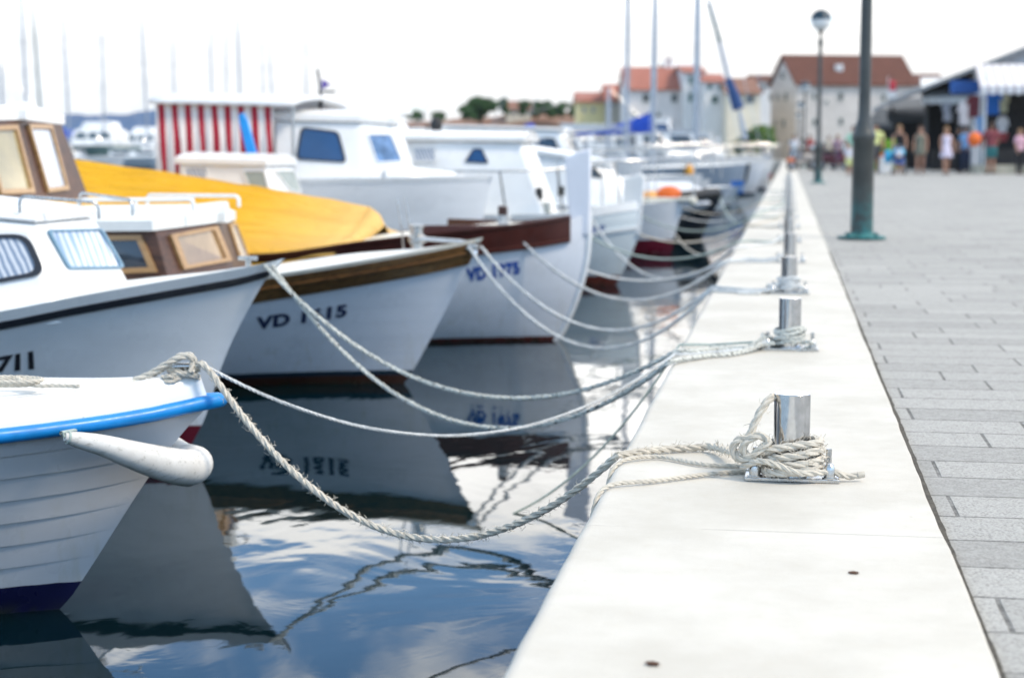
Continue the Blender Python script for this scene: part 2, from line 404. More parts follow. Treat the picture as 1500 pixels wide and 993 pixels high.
# cross-section with rounded water edge, swept along Y with slight unevenness
sec = []
for k in range(7):
    a = math.pi/2*k/6; sec.append((XL+0.03-0.03*math.sin(a)*1.0, -0.03+0.03*math.cos(a)))
sec = [(XR-0.006, 0.0)] + sec + [(XL, -0.20), (XR, -0.20), (XR, -0.006)]
rows = []
ys_ = list(np.arange(-3, 12, 0.11))+list(np.arange(12, QEND+1, 2.0))
for y in ys_:
    rw = []
    for (x, z) in sec:
        dx = 0.0035*mnoise.noise(Vector((x*3, y*1.3, 0))) + 0.0035*mnoise.noise(Vector((x*9, y*5.3, 3)))
        if x > 0.3: dx += 0.008*mnoise.noise(Vector((5, y*1.1, 1)))
        rw.append((x+dx, y, z+0.0015*mnoise.noise(Vector((x*2, y*0.8, 7)))))
    rw.append(rw[0]); rows.append(rw)
mb.grid(rows)
tag(mb.build('quay_coping', COPING, smooth=40), kind='structure')
# quay wall below the coping
mb = MB(); mb.box(((XL+0.03+XR)/2, (QEND-3)/2, -2.1), (XR-XL-0.03, QEND+3, 3.8-0.01))
tag(mb.build('quay_wall', mat('wet_quay_stone', (0.16, 0.155, 0.13), 0.8, var=0.4, scale=4, bump=0.5, bscale=18), smooth=0), kind='structure')
# pavement: grey stone setts in rows across the quay
g = G('grey_stone_paving')
br = g.n('ShaderNodeTexBrick'); br.offset = 0.37; br.offset_frequency = 2; br.squash = 1.35; br.squash_frequency = 3
br.inputs['Scale'].default_value = 1.0; br.inputs['Brick Width'].default_value = 0.50; br.inputs['Row Height'].default_value = 0.235
br.inputs['Mortar Size'].default_value = 0.0055; br.inputs['Mortar Smooth'].default_value = 0.3; br.inputs['Bias'].default_value = 0.0
br.inputs['Color1'].default_value = (0.285, 0.28, 0.262, 1); br.inputs['Color2'].default_value = (0.43, 0.422, 0.395, 1); br.inputs['Mortar'].default_value = (0.035, 0.032, 0.027, 1)
wv = g.n('ShaderNodeVectorMath', operation='ADD')
nn = g.n('ShaderNodeTexNoise'); nn.inputs['Scale'].default_value = 1.4; nn.inputs['Detail'].default_value = 3; g.l(g.obj, nn.inputs['Vector'])
vm = g.n('ShaderNodeVectorMath', operation='SCALE'); vm.inputs['Scale'].default_value = 0.022
vsub = g.n('ShaderNodeVectorMath', operation='SUBTRACT'); vsub.inputs[1].default_value = (0.5, 0.5, 0.5); g.l(nn.outputs['Color'], vsub.inputs[0])
g.l(vsub.outputs[0], vm.inputs[0]); g.l(g.map(g.obj, loc=(0.11, 0.13, 0)), wv.inputs[0]); g.l(vm.outputs[0], wv.inputs[1]); g.l(wv.outputs[0], br.inputs['Vector'])
sp = g.noise(150, 4, 0.6); sp2 = g.noise(35, 5, 0.65); big = g.noise(0.7, 5, 0.6)
c = g.mix(g.rng(sp, 0.44, 0.60, 0, 0.75), br.outputs['Color'], (0.17, 0.165, 0.155))
c = g.mix(g.rng(sp2, 0.35, 0.7, 0, 0.35), c, (0.46, 0.46, 0.44))
c = g.mix(g.rng(big, 0.5, 0.75, 0, 0.3), c, (0.26, 0.26, 0.25))
g.color(c); g.b.inputs['Roughness'].default_value = 0.75
g.bump(g.math('SUBTRACT', g.math('MULTIPLY', sp2, 0.5), g.math('MULTIPLY', br.outputs['Fac'], 1.2)), 0.6, 0.006)
PAVE = g.m
mb = MB(); mb.add([(XR+0.004, -3, -0.012), (120, -3, -0.012), (120, QEND, -0.012), (XR+0.004, QEND, -0.012)], [(0, 1, 2, 3)])
tag(mb.build('pavement', PAVE, smooth=0), kind='structure')
# dark earth filling the joint beside the coping
mb = MB(); rows = []
for y in np.arange(-3, 14, 0.03):
    wd = 0.003+0.009*abs(mnoise.noise(Vector((0, y*3.1, 0))))+0.008*max(0, mnoise.noise(Vector((4, y*13, 0))))
    rows.append([(XR-0.004, y, -0.004), (XR+0.006+wd*0.5, y, -0.0045+0.002*mnoise.noise(Vector((2, y*20, 0)))), (XR+0.006+wd, y, -0.0118)])
mb.grid(rows)
tag(mb.build('joint_dirt', mat('joint_dirt', (0.07, 0.06, 0.045), 0.95, var=0.5, scale=30, bump=0.6, bscale=150)), kind='structure')
# land under the village and round the harbour head
g = G('village_ground')
g.color(g.mix(g.rng(g.noise(0.08, 5), 0.35, 0.65), (0.32, 0.30, 0.27), (0.42, 0.40, 0.36))); g.b.inputs['Roughness'].default_value = 0.9
mb = MB(); mb.prism([(-45, 152, -0.03), (700, 152, -0.03), (700, 900, -0.03), (-160, 900, -0.03), (-100, 320, -0.03)], (0, 0, -3.9))
mb.prism([(XR+0.1, -3, -0.03), (120, -3, -0.03), (120, 151.9, -0.03), (XR+0.1, 151.9, -0.03)], (0, 0, -3.9))
tag(mb.build('ground', g.m, smooth=0), kind='structure')
# ================================================================== boats
def lerp(a, b, t): return a+(b-a)*t
def interp(x, pts):
    if x <= pts[0][0]:
        (x0, y0), (x1, y1) = pts[0], pts[1]; return y0+(y1-y0)*(x-x0)/(x1-x0)
    for (x0, y0), (x1, y1) in zip(pts, pts[1:]):
        if x <= x1: return y0+(y1-y0)*(x-x0)/(x1-x0)
    (x0, y0), (x1, y1) = pts[-2], pts[-1]; return y0+(y1-y0)*(x-x0)/(x1-x0)
def smooth_pts(pts, n=24):
    """resample a monotone polyline smoothly (Catmull-Rom on the second value)"""
    xs = [p[0] for p in pts]; ys = [p[1] for p in pts]; m = len(pts)
    d = []
    for i in range(m):
        a = max(i-1, 0); b = min(i+1, m-1); d.append((ys[b]-ys[a])/(xs[b]-xs[a]))
    o = []
    for k in range(n+1):
        x = xs[0]+(xs[-1]-xs[0])*k/n
        i = 0
        while i < m-2 and x > xs[i+1]: i += 1
        h = xs[i+1]-xs[i]; t = (x-xs[i])/h
        o.append((x, (2*t**3-3*t*t+1)*ys[i]+(t**3-2*t*t+t)*h*d[i]+(-2*t**3+3*t*t)*ys[i+1]+(t**3-t*t)*h*d[i+1]))
    return o

class Boat:
    """local frame: x forward, -y towards the camera side (starboard), z up from the water; origin at the stem on the waterline"""
    def __init__(s, wl, heading=0.0, L=5.5, B=2.1, sm=2.6, p=2.2, draft=0.32, e0=1.1, e1=0.34, el=1.8):
        s.o = Vector((wl[0], wl[1], WATER)); s.h = heading
        s.ri = Matrix.Rotation(-heading, 3, 'Z'); s.L = L; s.B = B; s.sm = sm; s.p = p; s.zk = -draft; s.e0, s.e1, s.el = e0, e1, el
        s.clink = None
    def ray(s, px, py): return s.ri @ (CAM-s.o), s.ri @ ray(px, py)
    def hit_y(s, px, py, y=0.0):
        o, d = s.ray(px, py); return o+d*((y-o.y)/d.y)
    def hit_z(s, px, py, z):
        o, d = s.ray(px, py); return o+d*((z-o.z)/d.z)
    def to_px(s, p):
        q = s.o + Matrix.Rotation(s.h, 3, 'Z') @ Vector(p) - CAM
        D = q.dot(FWD); return CX+FPX*q.dot(RGT)/D, CY-FPX*q.dot(UPV)/D
    def b(s, t):
        t = max(0.0, t); v = s.B/2*(1-(1-min(t/s.sm, 1))**s.p)
        if t > 0.72*s.L: v *= 1-0.38*((t-0.72*s.L)/(0.28*s.L))**2
        return v
    def stem_px(s, pts, below=-0.3):
        q = sorted([(s.hit_y(x, y).z, s.hit_y(x, y).x) for x, y in pts])
        s.stem_raw = q
        z0, x0 = q[0]; z1, x1 = q[1]
        if z0 > s.zk: q = [(s.zk-0.02, x0-(z0-s.zk+0.02)*min(1.8, max(0.5, (x1-x0)/(z1-z0)+0.5)))]+q
        s.stem = smooth_pts(q, 30)
    def xs(s, z): return interp(z, s.stem)
    def sheer_px(s, pts, ext=()):
        """pts from the tip aft, on the starboard gunwale"""
        t0 = s.hit_y(*pts[0]); s.xt = t0.x; q = [(0.0, t0.z)]
        for (x, y) in pts[1:]:
            yy = 0.0
            for _ in range(25):
                h = s.hit_y(x, y, -yy); yy = lerp(yy, s.b(s.xt-h.x), 0.6)
            q.append((s.xt-h.x, h.z))
        q += list(ext)
        s.sheer = smooth_pts(q, 60)
    def zs(s, t): return interp(t, s.sheer)
    def P(s, t, v, side=-1, off=0.0, zz=None):
        zt = s.zs(t); z = s.zk+(zt-s.zk)*v if zz is None else zz
        if zz is not None: v = (z-s.zk)/(zt-s.zk)
        x = s.xs(z)*(1-t/s.L)+s.xt*(t/s.L)-t
        k = min(1, t/s.el); k = k*k*(3-2*k); e = lerp(s.e0, s.e1, k)
        y = s.b(t)*max(v, 0)**e
        if s.clink and v > s.clink[0]:
            n = s.clink[1]; f = ((1-v)/(1-s.clink[0])*n)
            fr = f-math.floor(f); y += s.clink[2]*fr*min(1, t/0.45)
        return Vector((x, side*(y+off), z))
    def surf(s, t, dz, side=-1, off=0.0):
        """a point dz below the sheer, pushed out by off"""
        zt = s.zs(t); v = (zt-dz-s.zk)/(zt-s.zk)
        return s.P(t, v, side, off)
    def pix(s, px, py, t=0.5, v=0.7, n=40):
        """hull surface point (t, v) under a photo pixel"""
        for _ in range(n):
            f = s.to_px(s.P(t, v)); a = s.to_px(s.P(t+1e-3, v)); b = s.to_px(s.P(t, v+1e-3))
            J = np.array([[a[0]-f[0], b[0]-f[0]], [a[1]-f[1], b[1]-f[1]]])/1e-3
            try: d = np.linalg.solve(J, [px-f[0], py-f[1]])
            except Exception: break
            t = min(max(t+0.6*float(np.clip(d[0], -0.4, 0.4)), 0.0), s.L); v = min(max(v+0.6*float(np.clip(d[1], -0.2, 0.2)), 0.02), 1.0)
        return t, v
    def ts(s, n=46, t0=0.0, t1=None):
        t1 = s.L if t1 is None else t1
        return [t0+(t1-t0)*(k/n)**1.7 for k in range(n+1)]
    def hull(s, parent, m, name='hull', thick=True):
        mb = MB(); nv = 26
        if s.clink:
            vs_ = [s.clink[0]*k/8 for k in range(8)]; n = s.clink[1]
            for k in range(n):
                a = s.clink[0]+(1-s.clink[0])*k/n; b2 = s.clink[0]+(1-s.clink[0])*(k+1)/n
                vs_ += [a+(b2-a)*f for f in (0.0005, 0.35, 0.7, 0.93, 0.9990)]
            vs_.append(1.0)
        else: vs_ = [k/nv for k in range(nv+1)]
        for side in (-1, 1):
            mb.grid([[s.P(t, v, side) for v in vs_] for t in s.ts()])
        # transom
        mb.grid([[s.P(s.L, v, -1) for v in vs_], [s.P(s.L, v, 1) for v in vs_]])
        o = mb.build(name, m, parent, smooth=24 if s.clink else 50)
        return o
    def band(s, parent, name, m, dz0, dz1, off, thick, t0=0.0, t1=None, prof=None, smooth=40):
        """a rubbing strake or painted plank: from dz0 to dz1 below the sheer, proud by off+thick"""
        mb = MB()
        prof = prof or [(dz0, off), (dz0, off+thick), (dz1, off+thick), (dz1, off)]
        for side in (-1, 1):
            rows = [[s.surf(t, d, side, o_) for (d, o_) in prof+[prof[0]]] for t in s.ts(50, t0, t1)]
            mb.grid(rows)
            mb.add(rows[0][:-1], [tuple(range(len(prof)))]); mb.add(rows[-1][:-1], [tuple(range(len(prof)))])
        return mb.build(name, m, parent, smooth=smooth)
    def deck(s, parent, m, dz=0.02, camber=0.05, t0=0.0, t1=None, name='deck', inset=0.0):
        mb = MB(); rows = []
        for t in s.ts(40, t0, t1):
            a = s.surf(t, dz); w_ = max(abs(a.y)-inset, 0.001)
            rows.append([Vector((a.x, w_*k/5, a.z+camber*(1-(k/5)**2)*min(1, w_/0.5))) for k in range(-5, 6)])
        mb.grid(rows)
        return mb.build(name, m, parent, smooth=50)
    def quad_map(s, px4):
        """four photo pixels (bl, br, tr, tl) on the hull side -> function (a, b) -> surface point"""
        tv = [s.pix(*p) for p in px4]
        def f(a, b, off=0.004):
            t = (1-a)*(1-b)*tv[0][0]+a*(1-b)*tv[1][0]+a*b*tv[2][0]+(1-a)*b*tv[3][0]
            v = (1-a)*(1-b)*tv[0][1]+a*(1-b)*tv[1][1]+a*b*tv[2][1]+(1-a)*b*tv[3][1]
            return s.P(t, v, -1, off)
        return f
    def text(s, parent, txt, px4, m, name='registration_number', shear=0.0, bold=0.02, space=1.0):
        cu_ = bpy.data.curves.new(name, 'FONT'); cu_.body = txt; cu_.shear = shear; cu_.offset = bold; cu_.resolution_u = 4; cu_.space_character = space
        o = bpy.data.objects.new(name, cu_); COL.objects.link(o)
        bpy.context.view_layer.update()
        me = bpy.data.meshes.new_from_object(o.evaluated_get(bpy.context.evaluated_depsgraph_get()))
        bpy.data.objects.remove(o); bpy.data.curves.remove(cu_)
        xs = [v.co.x for v in me.vertices]; ys = [v.co.y for v in me.vertices]
        x0, x1, y0, y1 = min(xs), max(xs), min(ys), max(ys)
        f = s.quad_map(px4)
        for v in me.vertices: v.co = f((v.co.x-x0)/(x1-x0), (v.co.y-y0)/(y1-y0))
        me.materials.clear(); me.materials.append(m); me.name = name
        me.update()
        ob = bpy.data.objects.new(name, me); COL.objects.link(ob); ob.parent = parent; KIDS.setdefault(parent.name, []).append(ob)
        return ob
    def root(s, label, group=None, name='motor_boat', cat='boat'):
        s.r = empty(name, label, cat, s.o, s.h, group); return s.r

def roundpoly(P, r, n=4):
    P = [Vector(p) for p in P]; o = []; m = len(P)
    for i in range(m):
        a, b, c = P[i-1], P[i], P[(i+1) % m]
        ra = min(r, (a-b).length*0.45); rc = min(r, (c-b).length*0.45)
        p0 = b+(a-b).normalized()*ra; p1 = b+(c-b).normalized()*rc
        for k in range(n+1):
            t = k/n; o.append(p0*(1-t)**2+b*2*t*(1-t)+p1*t*t)
    return o
def window(parent, poly, nrm, fm, gm, fw=0.02, ft=0.012, r=0.02, name='window', off=0.002, glass_in=0.004):
    """poly: planar 3-D polygon on a wall; nrm: outward normal"""
    nrm = Vector(nrm).normalized(); P = roundpoly(poly, r); c = sum(P, Vector())/len(P)
    inner = []; hm = min(((P[i]+P[(i+1) % len(P)])/2-c).length for i in range(len(P)))
    for p in P:
        d = c-p; inner.append(p+d*min(0.8, fw/max(hm, 1e-6)))
    n = len(P); mb = MB()
    A = [p+nrm*off for p in P]; B_ = [p+nrm*(off+ft) for p in P]; C = [p+nrm*(off+ft) for p in inner]; D_ = [p+nrm*off for p in inner]
    fs = []
    for i in range(n):
        j = (i+1) % n
        fs += [(i, j, n+j, n+i), (n+i, n+j, 2*n+j, 2*n+i), (2*n+i, 2*n+j, 3*n+j, 3*n+i)]
    mb.add(A+B_+C+D_, fs)
    f = mb.build(name, fm, parent, smooth=40)
    g2 = MB(); g2.add([p+nrm*(off+glass_in) for p in inner], [tuple(range(n))])
    g2.build('pane', gm, f, smooth=0, fix=False)
    return f
class Cabin:
    """walls from starboard corners given aft to front: (bottom pixel, top pixel, y_bottom, y_top); wall n-1 is the front, mirrored walls follow"""
    def __init__(s, boat, parent, corners, m, name='cabin', bevel=0.02, z_bot=None, dz=0.03):
        s.b = boat; B, T = [], []
        for (bp, tp, yb, yt) in corners:
            p = boat.hit_y(bp[0], bp[1], -yb); q = boat.hit_y(tp[0], tp[1], -yt)
            if z_bot == 'deck':
                tt = max(0.0, boat.xt-p.x); p.z = boat.zs(tt)-dz; lim = max(0.02, boat.b(tt)-0.07)
                if -p.y > lim: q.y += (-p.y-lim)*0.9; p.y = -lim
            elif z_bot is not None: p.z = z_bot
            B.append(p); T.append(q)
        s.B, s.T = B, T; n = len(B); s.parent = parent
        mir = lambda p: Vector((p.x, -p.y, p.z))
        s.PB = B+[mir(p) for p in reversed(B)]; s.PT = T+[mir(p) for p in reversed(T)]
        m2 = 2*n; mb = MB()
        for i in range(m2):
            mb.grid([[s.patch(i, u/8, v/5) for v in range(6)] for u in range(9)])
        o = s.PT
        for i in range(n-1):
            mb.grid([[o[i].lerp(o[i+1], u/8).lerp(o[m2-1-i].lerp(o[m2-2-i], u/8), v/8) for v in range(9)] for u in range(9)])
        s.o = mb.build(name, m, parent, smooth=35, bevel=bevel, bseg=3, merge=True)
    def patch(s, i, u, v, off=0.0):
        m2 = len(s.PB); j = (i+1) % m2
        q = s.PB[i].lerp(s.PB[j], u).lerp(s.PT[i].lerp(s.PT[j], u), v)
        if off: q = q+s.nrm(i)*off
        return q
    def nrm(s, i):
        m2 = len(s.PB); j = (i+1) % m2
        n = (s.PB[j]-s.PB[i]).cross(s.PT[i]-s.PB[i]+s.PT[j]-s.PB[j]).normalized()
        c = (s.PB[i]+s.PB[j])/2-sum(s.PB, Vector())/m2
        return n if n.dot(c) > 0 else -n
    def on(s, i, px, py):
        u = v = 0.5
        for _ in range(40):
            f = s.b.to_px(s.patch(i, u, v)); a = s.b.to_px(s.patch(i, u+1e-3, v)); b = s.b.to_px(s.patch(i, u, v+1e-3))
            J = np.array([[a[0]-f[0], b[0]-f[0]], [a[1]-f[1], b[1]-f[1]]])/1e-3
            try: d = np.linalg.solve(J, [px-f[0], py-f[1]])
            except Exception: break
            u += 0.7*float(np.clip(d[0], -0.5, 0.5)); v += 0.7*float(np.clip(d[1], -0.5, 0.5))
        return min(max(u, 0.015), 0.985), min(max(v, 0.03), 0.97)
    def win(s, i, pxs, fm, gm, fw=0.02, ft=0.012, r=0.02, name='window', flip=False):
        uv = [s.on(i, x, y) for x, y in pxs]
        if flip: i = 2*len(s.B)-2-i; uv = [(1-u, v) for u, v in uv]
        Q = roundpoly([Vector((u, v, 0)) for u, v in uv], 0.0)[::5] if False else [Vector((u, v, 0)) for u, v in uv]
        P = [s.patch(i, p.x, p.y) for p in Q]
        return window(s.parent, P, s.nrm(i), fm, gm, fw, ft, r, name)
    def port_win(s, i, pxs, fm, gm, **k): return s.win(i, pxs, fm, gm, flip=True, **k)
    def roof(s, m, over=0.05, t=0.03, camber=0.04, name='roof', bevel=0.01, front=None, zoff=0.0):
        mb = MB(); n = len(s.T)
        x0 = s.T[0].x-over; x1 = s.T[-1].x+(over if front is None else front)
        def hw(x):
            pts = sorted([(p.x, -p.y) for p in s.T]); return max(0.05, interp(min(max(x, pts[0][0]), pts[-1][0]), pts)+over)
        def hz(x):
            pts = sorted([(p.x, p.z) for p in s.T]); return interp(min(max(x, pts[0][0]), pts[-1][0]), pts)
        xs = sorted(set([x0, x1]+[p.x for p in s.T]+[x0+(x1-x0)*k/8 for k in range(9)]))
        top = [[Vector((x, hw(x)*k/4, hz(x)+t+zoff+camber*(1-(k/4)**2))) for k in range(-4, 5)] for x in xs]
        bot = [[Vector((x, hw(x)*k/4, hz(x)+zoff+0.001+camber*(1-(k/4)**2)*0.0)) for k in range(-4, 5)] for x in xs]
        mb.grid(top); mb.grid(bot, flip=True)
        # rim
        def rim(g_): return g_[0]+[r_[-1] for r_ in g_[1:]]+g_[-1][-2::-1]+[r_[0] for r_ in g_[-2:0:-1]]
        a, b = rim(top), rim(bot); k = len(a)
        mb.add(a+b, [(i, (i+1) % k, k+(i+1) % k, k+i) for i in range(k)])
        return mb.build(name, m, s.parent, smooth=40, bevel=bevel, bseg=3)

def rail(parent, pts, r, m, name='grab_rail', feet=()):
    mb = MB(); mb.tube(pts, r, 8)
    for (a, b) in feet: mb.tube([a, b], r*0.9, 6)
    return mb.build(name, m, parent, smooth=60)
def arc_rail(p0, p1, h, r=0.05):
    p0, p1 = Vector(p0), Vector(p1); d = (p1-p0).normalized(); up = Vector((0, 0, h))
    o = [p0]
    for k in range(5):
        a = math.pi/2*k/4; o.append(p0+up-Vector((0, 0, r))+d*(r*(1-math.cos(a)))+Vector((0, 0, r*math.sin(a))))
    for k in range(5):
        a = math.pi/2*k/4; o.append(p1+up-Vector((0, 0, r))-d*(r*(1-math.sin(a)))+Vector((0, 0, r*math.cos(a))))
    o.append(p1); return o

# ---------------------------------------------------------------- 1: small clinker boat with the blue strake
wl = onz(88, 892, WATER)
b1 = Boat(wl, R(14), L=4.6, B=1.62, sm=2.5, p=2.0, e0=1.0, e1=0.40, draft=0.28)
b1.stem_px([(320, 578), (300, 600), (269, 632), (215, 703), (122, 847), (88, 892)])
b1.sheer_px([(318, 584), (230, 606), (110, 625), (0, 638)], ext=[(1.5, 0.60), (3.0, 0.60), (4.6, 0.68)])
b1.clink = (0.40, 7, 0.010)
r1 = b1.root('small white clinker boat with a bright blue rubbing strake and cream bow fender')
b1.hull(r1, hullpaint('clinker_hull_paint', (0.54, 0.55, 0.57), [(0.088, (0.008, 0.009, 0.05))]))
# rounded white gunwale moulding standing above the strake
prof = [(0.02, -0.01), (0.02, 0.012), (-0.02, 0.010), (-0.055, 0.004), (-0.072, -0.003), (-0.083, -0.015), (-0.088, -0.035), (-0.084, -0.10), (-0.07, -0.12)]
mb = MB()
rowsS = {}
for side in (-1, 1):
    rows = []
    for t in b1.ts(60):
        tt = t+0.0
        base = b1.surf(tt, 0.0, side)
        r_ = []
        for (d, o_) in prof:
            q = b1.surf(tt, 0.0, side)
            wv_ = abs(q.y)+o_*min(1, tt/0.05)
            x = q.x-0.028*min(1, max(0, (-d)/0.09))-(0.014 if d < -0.08 else 0)
            r_.append(Vector((x-0.02, side*max(wv_, 0.0), q.z-d)))
        rows.append(r_)
    mb.grid(rows)
mb.build('gunwale_moulding', WHITE, r1, smooth=60)
mb = MB(); rows = []
for t in b1.ts(50):
    q = b1.surf(t, 0.0, -1); wd = max(abs(q.y)-0.045, 0.0)
    rows.append([Vector((q.x-0.05, wd*k/4, q.z+0.083+0.002*(1-(k/4)**2))) for k in range(-4, 5)])
mb.grid(rows)
mb.build('foredeck', WHITEDECK, r1, smooth=60)
mb = MB()
rb = []
for side in (-1, 1):
    pts = [b1.surf(t, 0.004, side, 0.014) for t in b1.ts(60, 0.035)]
    rb.append(pts)
nose = [b1.surf(0.0, 0.004, 1, 0)+Vector((0.012, 0.012, 0)), b1.surf(0.0, 0.004, 1, 0)+Vector((0.020, 0, 0)), b1.surf(0.0, 0.004, 1, 0)+Vector((0.012, -0.012, 0))]
mb.tube(rb[1][::-1]+nose+rb[0], 0.0225, 12)
mb.build('rubbing_strake', BLUETRIM, r1, smooth=60)
# bow cleat
mb = MB(); cp = b1.surf(0.19, 0.0)
cz = cp.z+0.086; cxx = b1.hit_y(262, 540, 0).x
mb.tube([(cxx-0.05, 0, cz+0.045), (cxx+0.05, 0, cz+0.045)], 0.011, 10); mb.tube([(cxx-0.02, 0, cz), (cxx-0.02, 0, cz+0.045)], 0.010, 8); mb.tube([(cxx+0.02, 0, cz), (cxx+0.02, 0, cz+0.045)], 0.010, 8)
mb.build('cleat', STEELSAT, r1, smooth=50)
def W1(v): return b1.o+Matrix.Rotation(b1.h, 3, 'Z') @ Vector(v)
B1CLEAT = W1((cxx, 0, cz))

# ---------------------------------------------------------------- 2: white cabin boat 711
wl = onz(272, 664, WATER)
b2 = Boat(wl, 0.0, L=6.0, B=2.1, sm=2.7, p=2.0, e0=1.15, e1=0.36)
b2.stem_px([(404, 392), (388, 410), (334, 513), (299, 615), (285, 642), (272, 664)])
b2.sheer_px([(404, 396), (385, 404), (300, 421), (150, 450), (0, 480)], ext=[(2.2, 0.56), (4.0, 0.54), (6.0, 0.60)])
r2 = b2.root('white cabin boat numbered 711 with a black rubbing band under its deck edge')
b2.hull(r2, hullpaint('smooth_hull_paint', (0.70, 0.72, 0.74), [(0.135, (0.13, 0.008, 0.02))]))
b2.band(r2, 'rubbing_strake', DARKTRIM, -0.004, 0.034, 0.0, 0.016)
b2.band(r2, 'toe_rail', WHITE, -0.055, 0.0, -0.02, 0.020)
b2.deck(r2, WHITEDECK, dz=-0.035, camber=0.05, inset=0.0)
c2 = Cabin(b2, r2, [((-900, 460), (-900, 300), 0.66, 0.52), ((-160, 445), (-160, 306), 0.62, 0.47), ((86, 415), (50, 326), 0.50, 0.36)], WHITE, 'cabin', bevel=0.05, z_bot='deck')
c2.roof(WHITE, over=0.0, t=0.012, camber=0.06, bevel=0.008, front=-0.02)
c2.win(1, [(-60, 426), (68, 402), (42, 344), (-60, 345)], DARKTRIM, CURTAIN, fw=0.018, r=0.06)
c2.win(2, [(98, 395), (182, 393), (147, 336), (66, 338)], mat('pale_blue_rubber_trim', (0.12, 0.25, 0.36), 0.4), CURTAINW, fw=0.010, r=0.03, name='windscreen')
c2.port_win(1, [(-60, 425), (60, 400), (36, 344), (-60, 345)], DARKTRIM, CURTAIN, fw=0.018, r=0.06)
p0 = c2.b.hit_y(55, 318, -0.40); p1 = c2.b.hit_y(222, 330, -0.22); zr = c2.T[-1].z+0.03
def fl(p, z): return Vector((p.x, p.y, z))
for sd in (-1, 1):
    a = b2.hit_y(75, 312, 0.0); c_ = b2.hit_y(200, 312, 0.0)
    rail(r2, arc_rail((a.x, sd*0.33, zr+0.01), (c_.x-0.10, sd*0.20, zr-0.02), 0.075, 0.03), 0.008, STEELSAT)
b2.text(r2, '711', [(-4, 546), (56, 541), (49, 514), (-4, 523)], BLACKLET, shear=0.15, bold=0.05)
# bow cleat and fairlead
mb = MB(); q = b2.surf(0.10, -0.04); mb.tube([(q.x-0.06, -0.03, q.z+0.05), (q.x+0.03, -0.03, q.z+0.05)], 0.010, 8); mb.tube([(q.x-0.015, -0.03, q.z-0.01), (q.x-0.015, -0.03, q.z+0.05)], 0.014, 8)
mb.build('cleat', STEELSAT, r2)
B2CLEAT = b2.o+Vector((q.x-0.01, -0.03, q.z+0.04))

# ---------------------------------------------------------------- 3: VD 1615, wooden gunwale, wooden wheelhouse
wl = onz(592, 562, WATER)
b3 = Boat(wl, 0.0, L=7.2, B=2.35, sm=3.1, p=1.95, e0=1.2, e1=0.36)
b3.stem_px([(702, 356), (697, 366), (655, 450), (605, 543), (592, 562)])
b3.sheer_px([(702, 357), (640, 372), (520, 394), (400, 414), (300, 430)], ext=[(2.6, 0.56), (4.5, 0.52), (7.2, 0.60)])
r3 = b3.root('white planked boat VD 1615 with an oak gunwale and wooden-framed wheelhouse windows')
b3.hull(r3, hullpaint('planked_hull_paint', (0.60, 0.64, 0.70), [(0.055, (0.06, 0.022, 0.014)), (0.085, (0.01, 0.03, 0.05))], planks=3.3))
b3.band(r3, 'gunwale_band', WOODBAND, 0.0, 0.125, 0.0, 0.02, prof=[(-0.012, 0.0), (-0.012, 0.020), (0.038, 0.022), (0.044, 0.036), (0.052, 0.038), (0.060, 0.022), (0.125, 0.018), (0.125, 0.0)], smooth=20)
b3.band(r3, 'toe_rail', CREAM, -0.036, -0.0125, -0.05, 0.065)
b3.deck(r3, WHITEDECK, dz=-0.015, camber=0.06)
c3 = Cabin(b3, r3, [((-500, 410), (-500, 345), 0.78, 0.74), ((252, 405), (228, 338), 0.76, 0.70), ((346, 392), (322, 326), 0.0, 0.0)], WOODDARK, 'deckhouse', bevel=0.006, z_bot='deck', dz=0.0)
c3.roof(WHITEDECK, over=0.05, t=0.06, camber=0.07, bevel=0.02)
AMB = mat('painted_amber_reflection_glass', (0.30, 0.20, 0.11), 0.07, var=0.35, scale=3, spec=0.9)  # amber reflection is put into the pane's base colour
c3.win(0, [(150, 402), (232, 399), (208, 345), (150, 345)], WOODLIGHT, GLASSD, fw=0.03, ft=0.02, r=0.005)
c3.win(1, [(266, 396), (337, 383), (315, 332), (246, 345)], WOODLIGHT, AMB, fw=0.022, ft=0.02, r=0.005)
c3.win(2+1, [(350, 381), (384, 375), (362, 325), (333, 329)], WOODLIGHT, CURTAIN, fw=0.018, ft=0.015, r=0.005)
c3.port_win(0, [(150, 402), (232, 399), (208, 345), (150, 345)], WOODLIGHT, GLASSD, fw=0.03, ft=0.02, r=0.005)
zr = c3.T[1].z+0.10
for sd in (-1, 1):
    a = b3.hit_y(168, 300, 0); c_ = b3.hit_y(318, 300, 0)
    pts = arc_rail((a.x, sd*0.55, zr), (c_.x, sd*0.42, zr), 0.07, 0.03)
    mid = (Vector(pts[0])+Vector(pts[-1]))/2
    rail(r3, pts, 0.012, WHITE, feet=[(mid, mid+Vector((0, 0, 0.068)))])
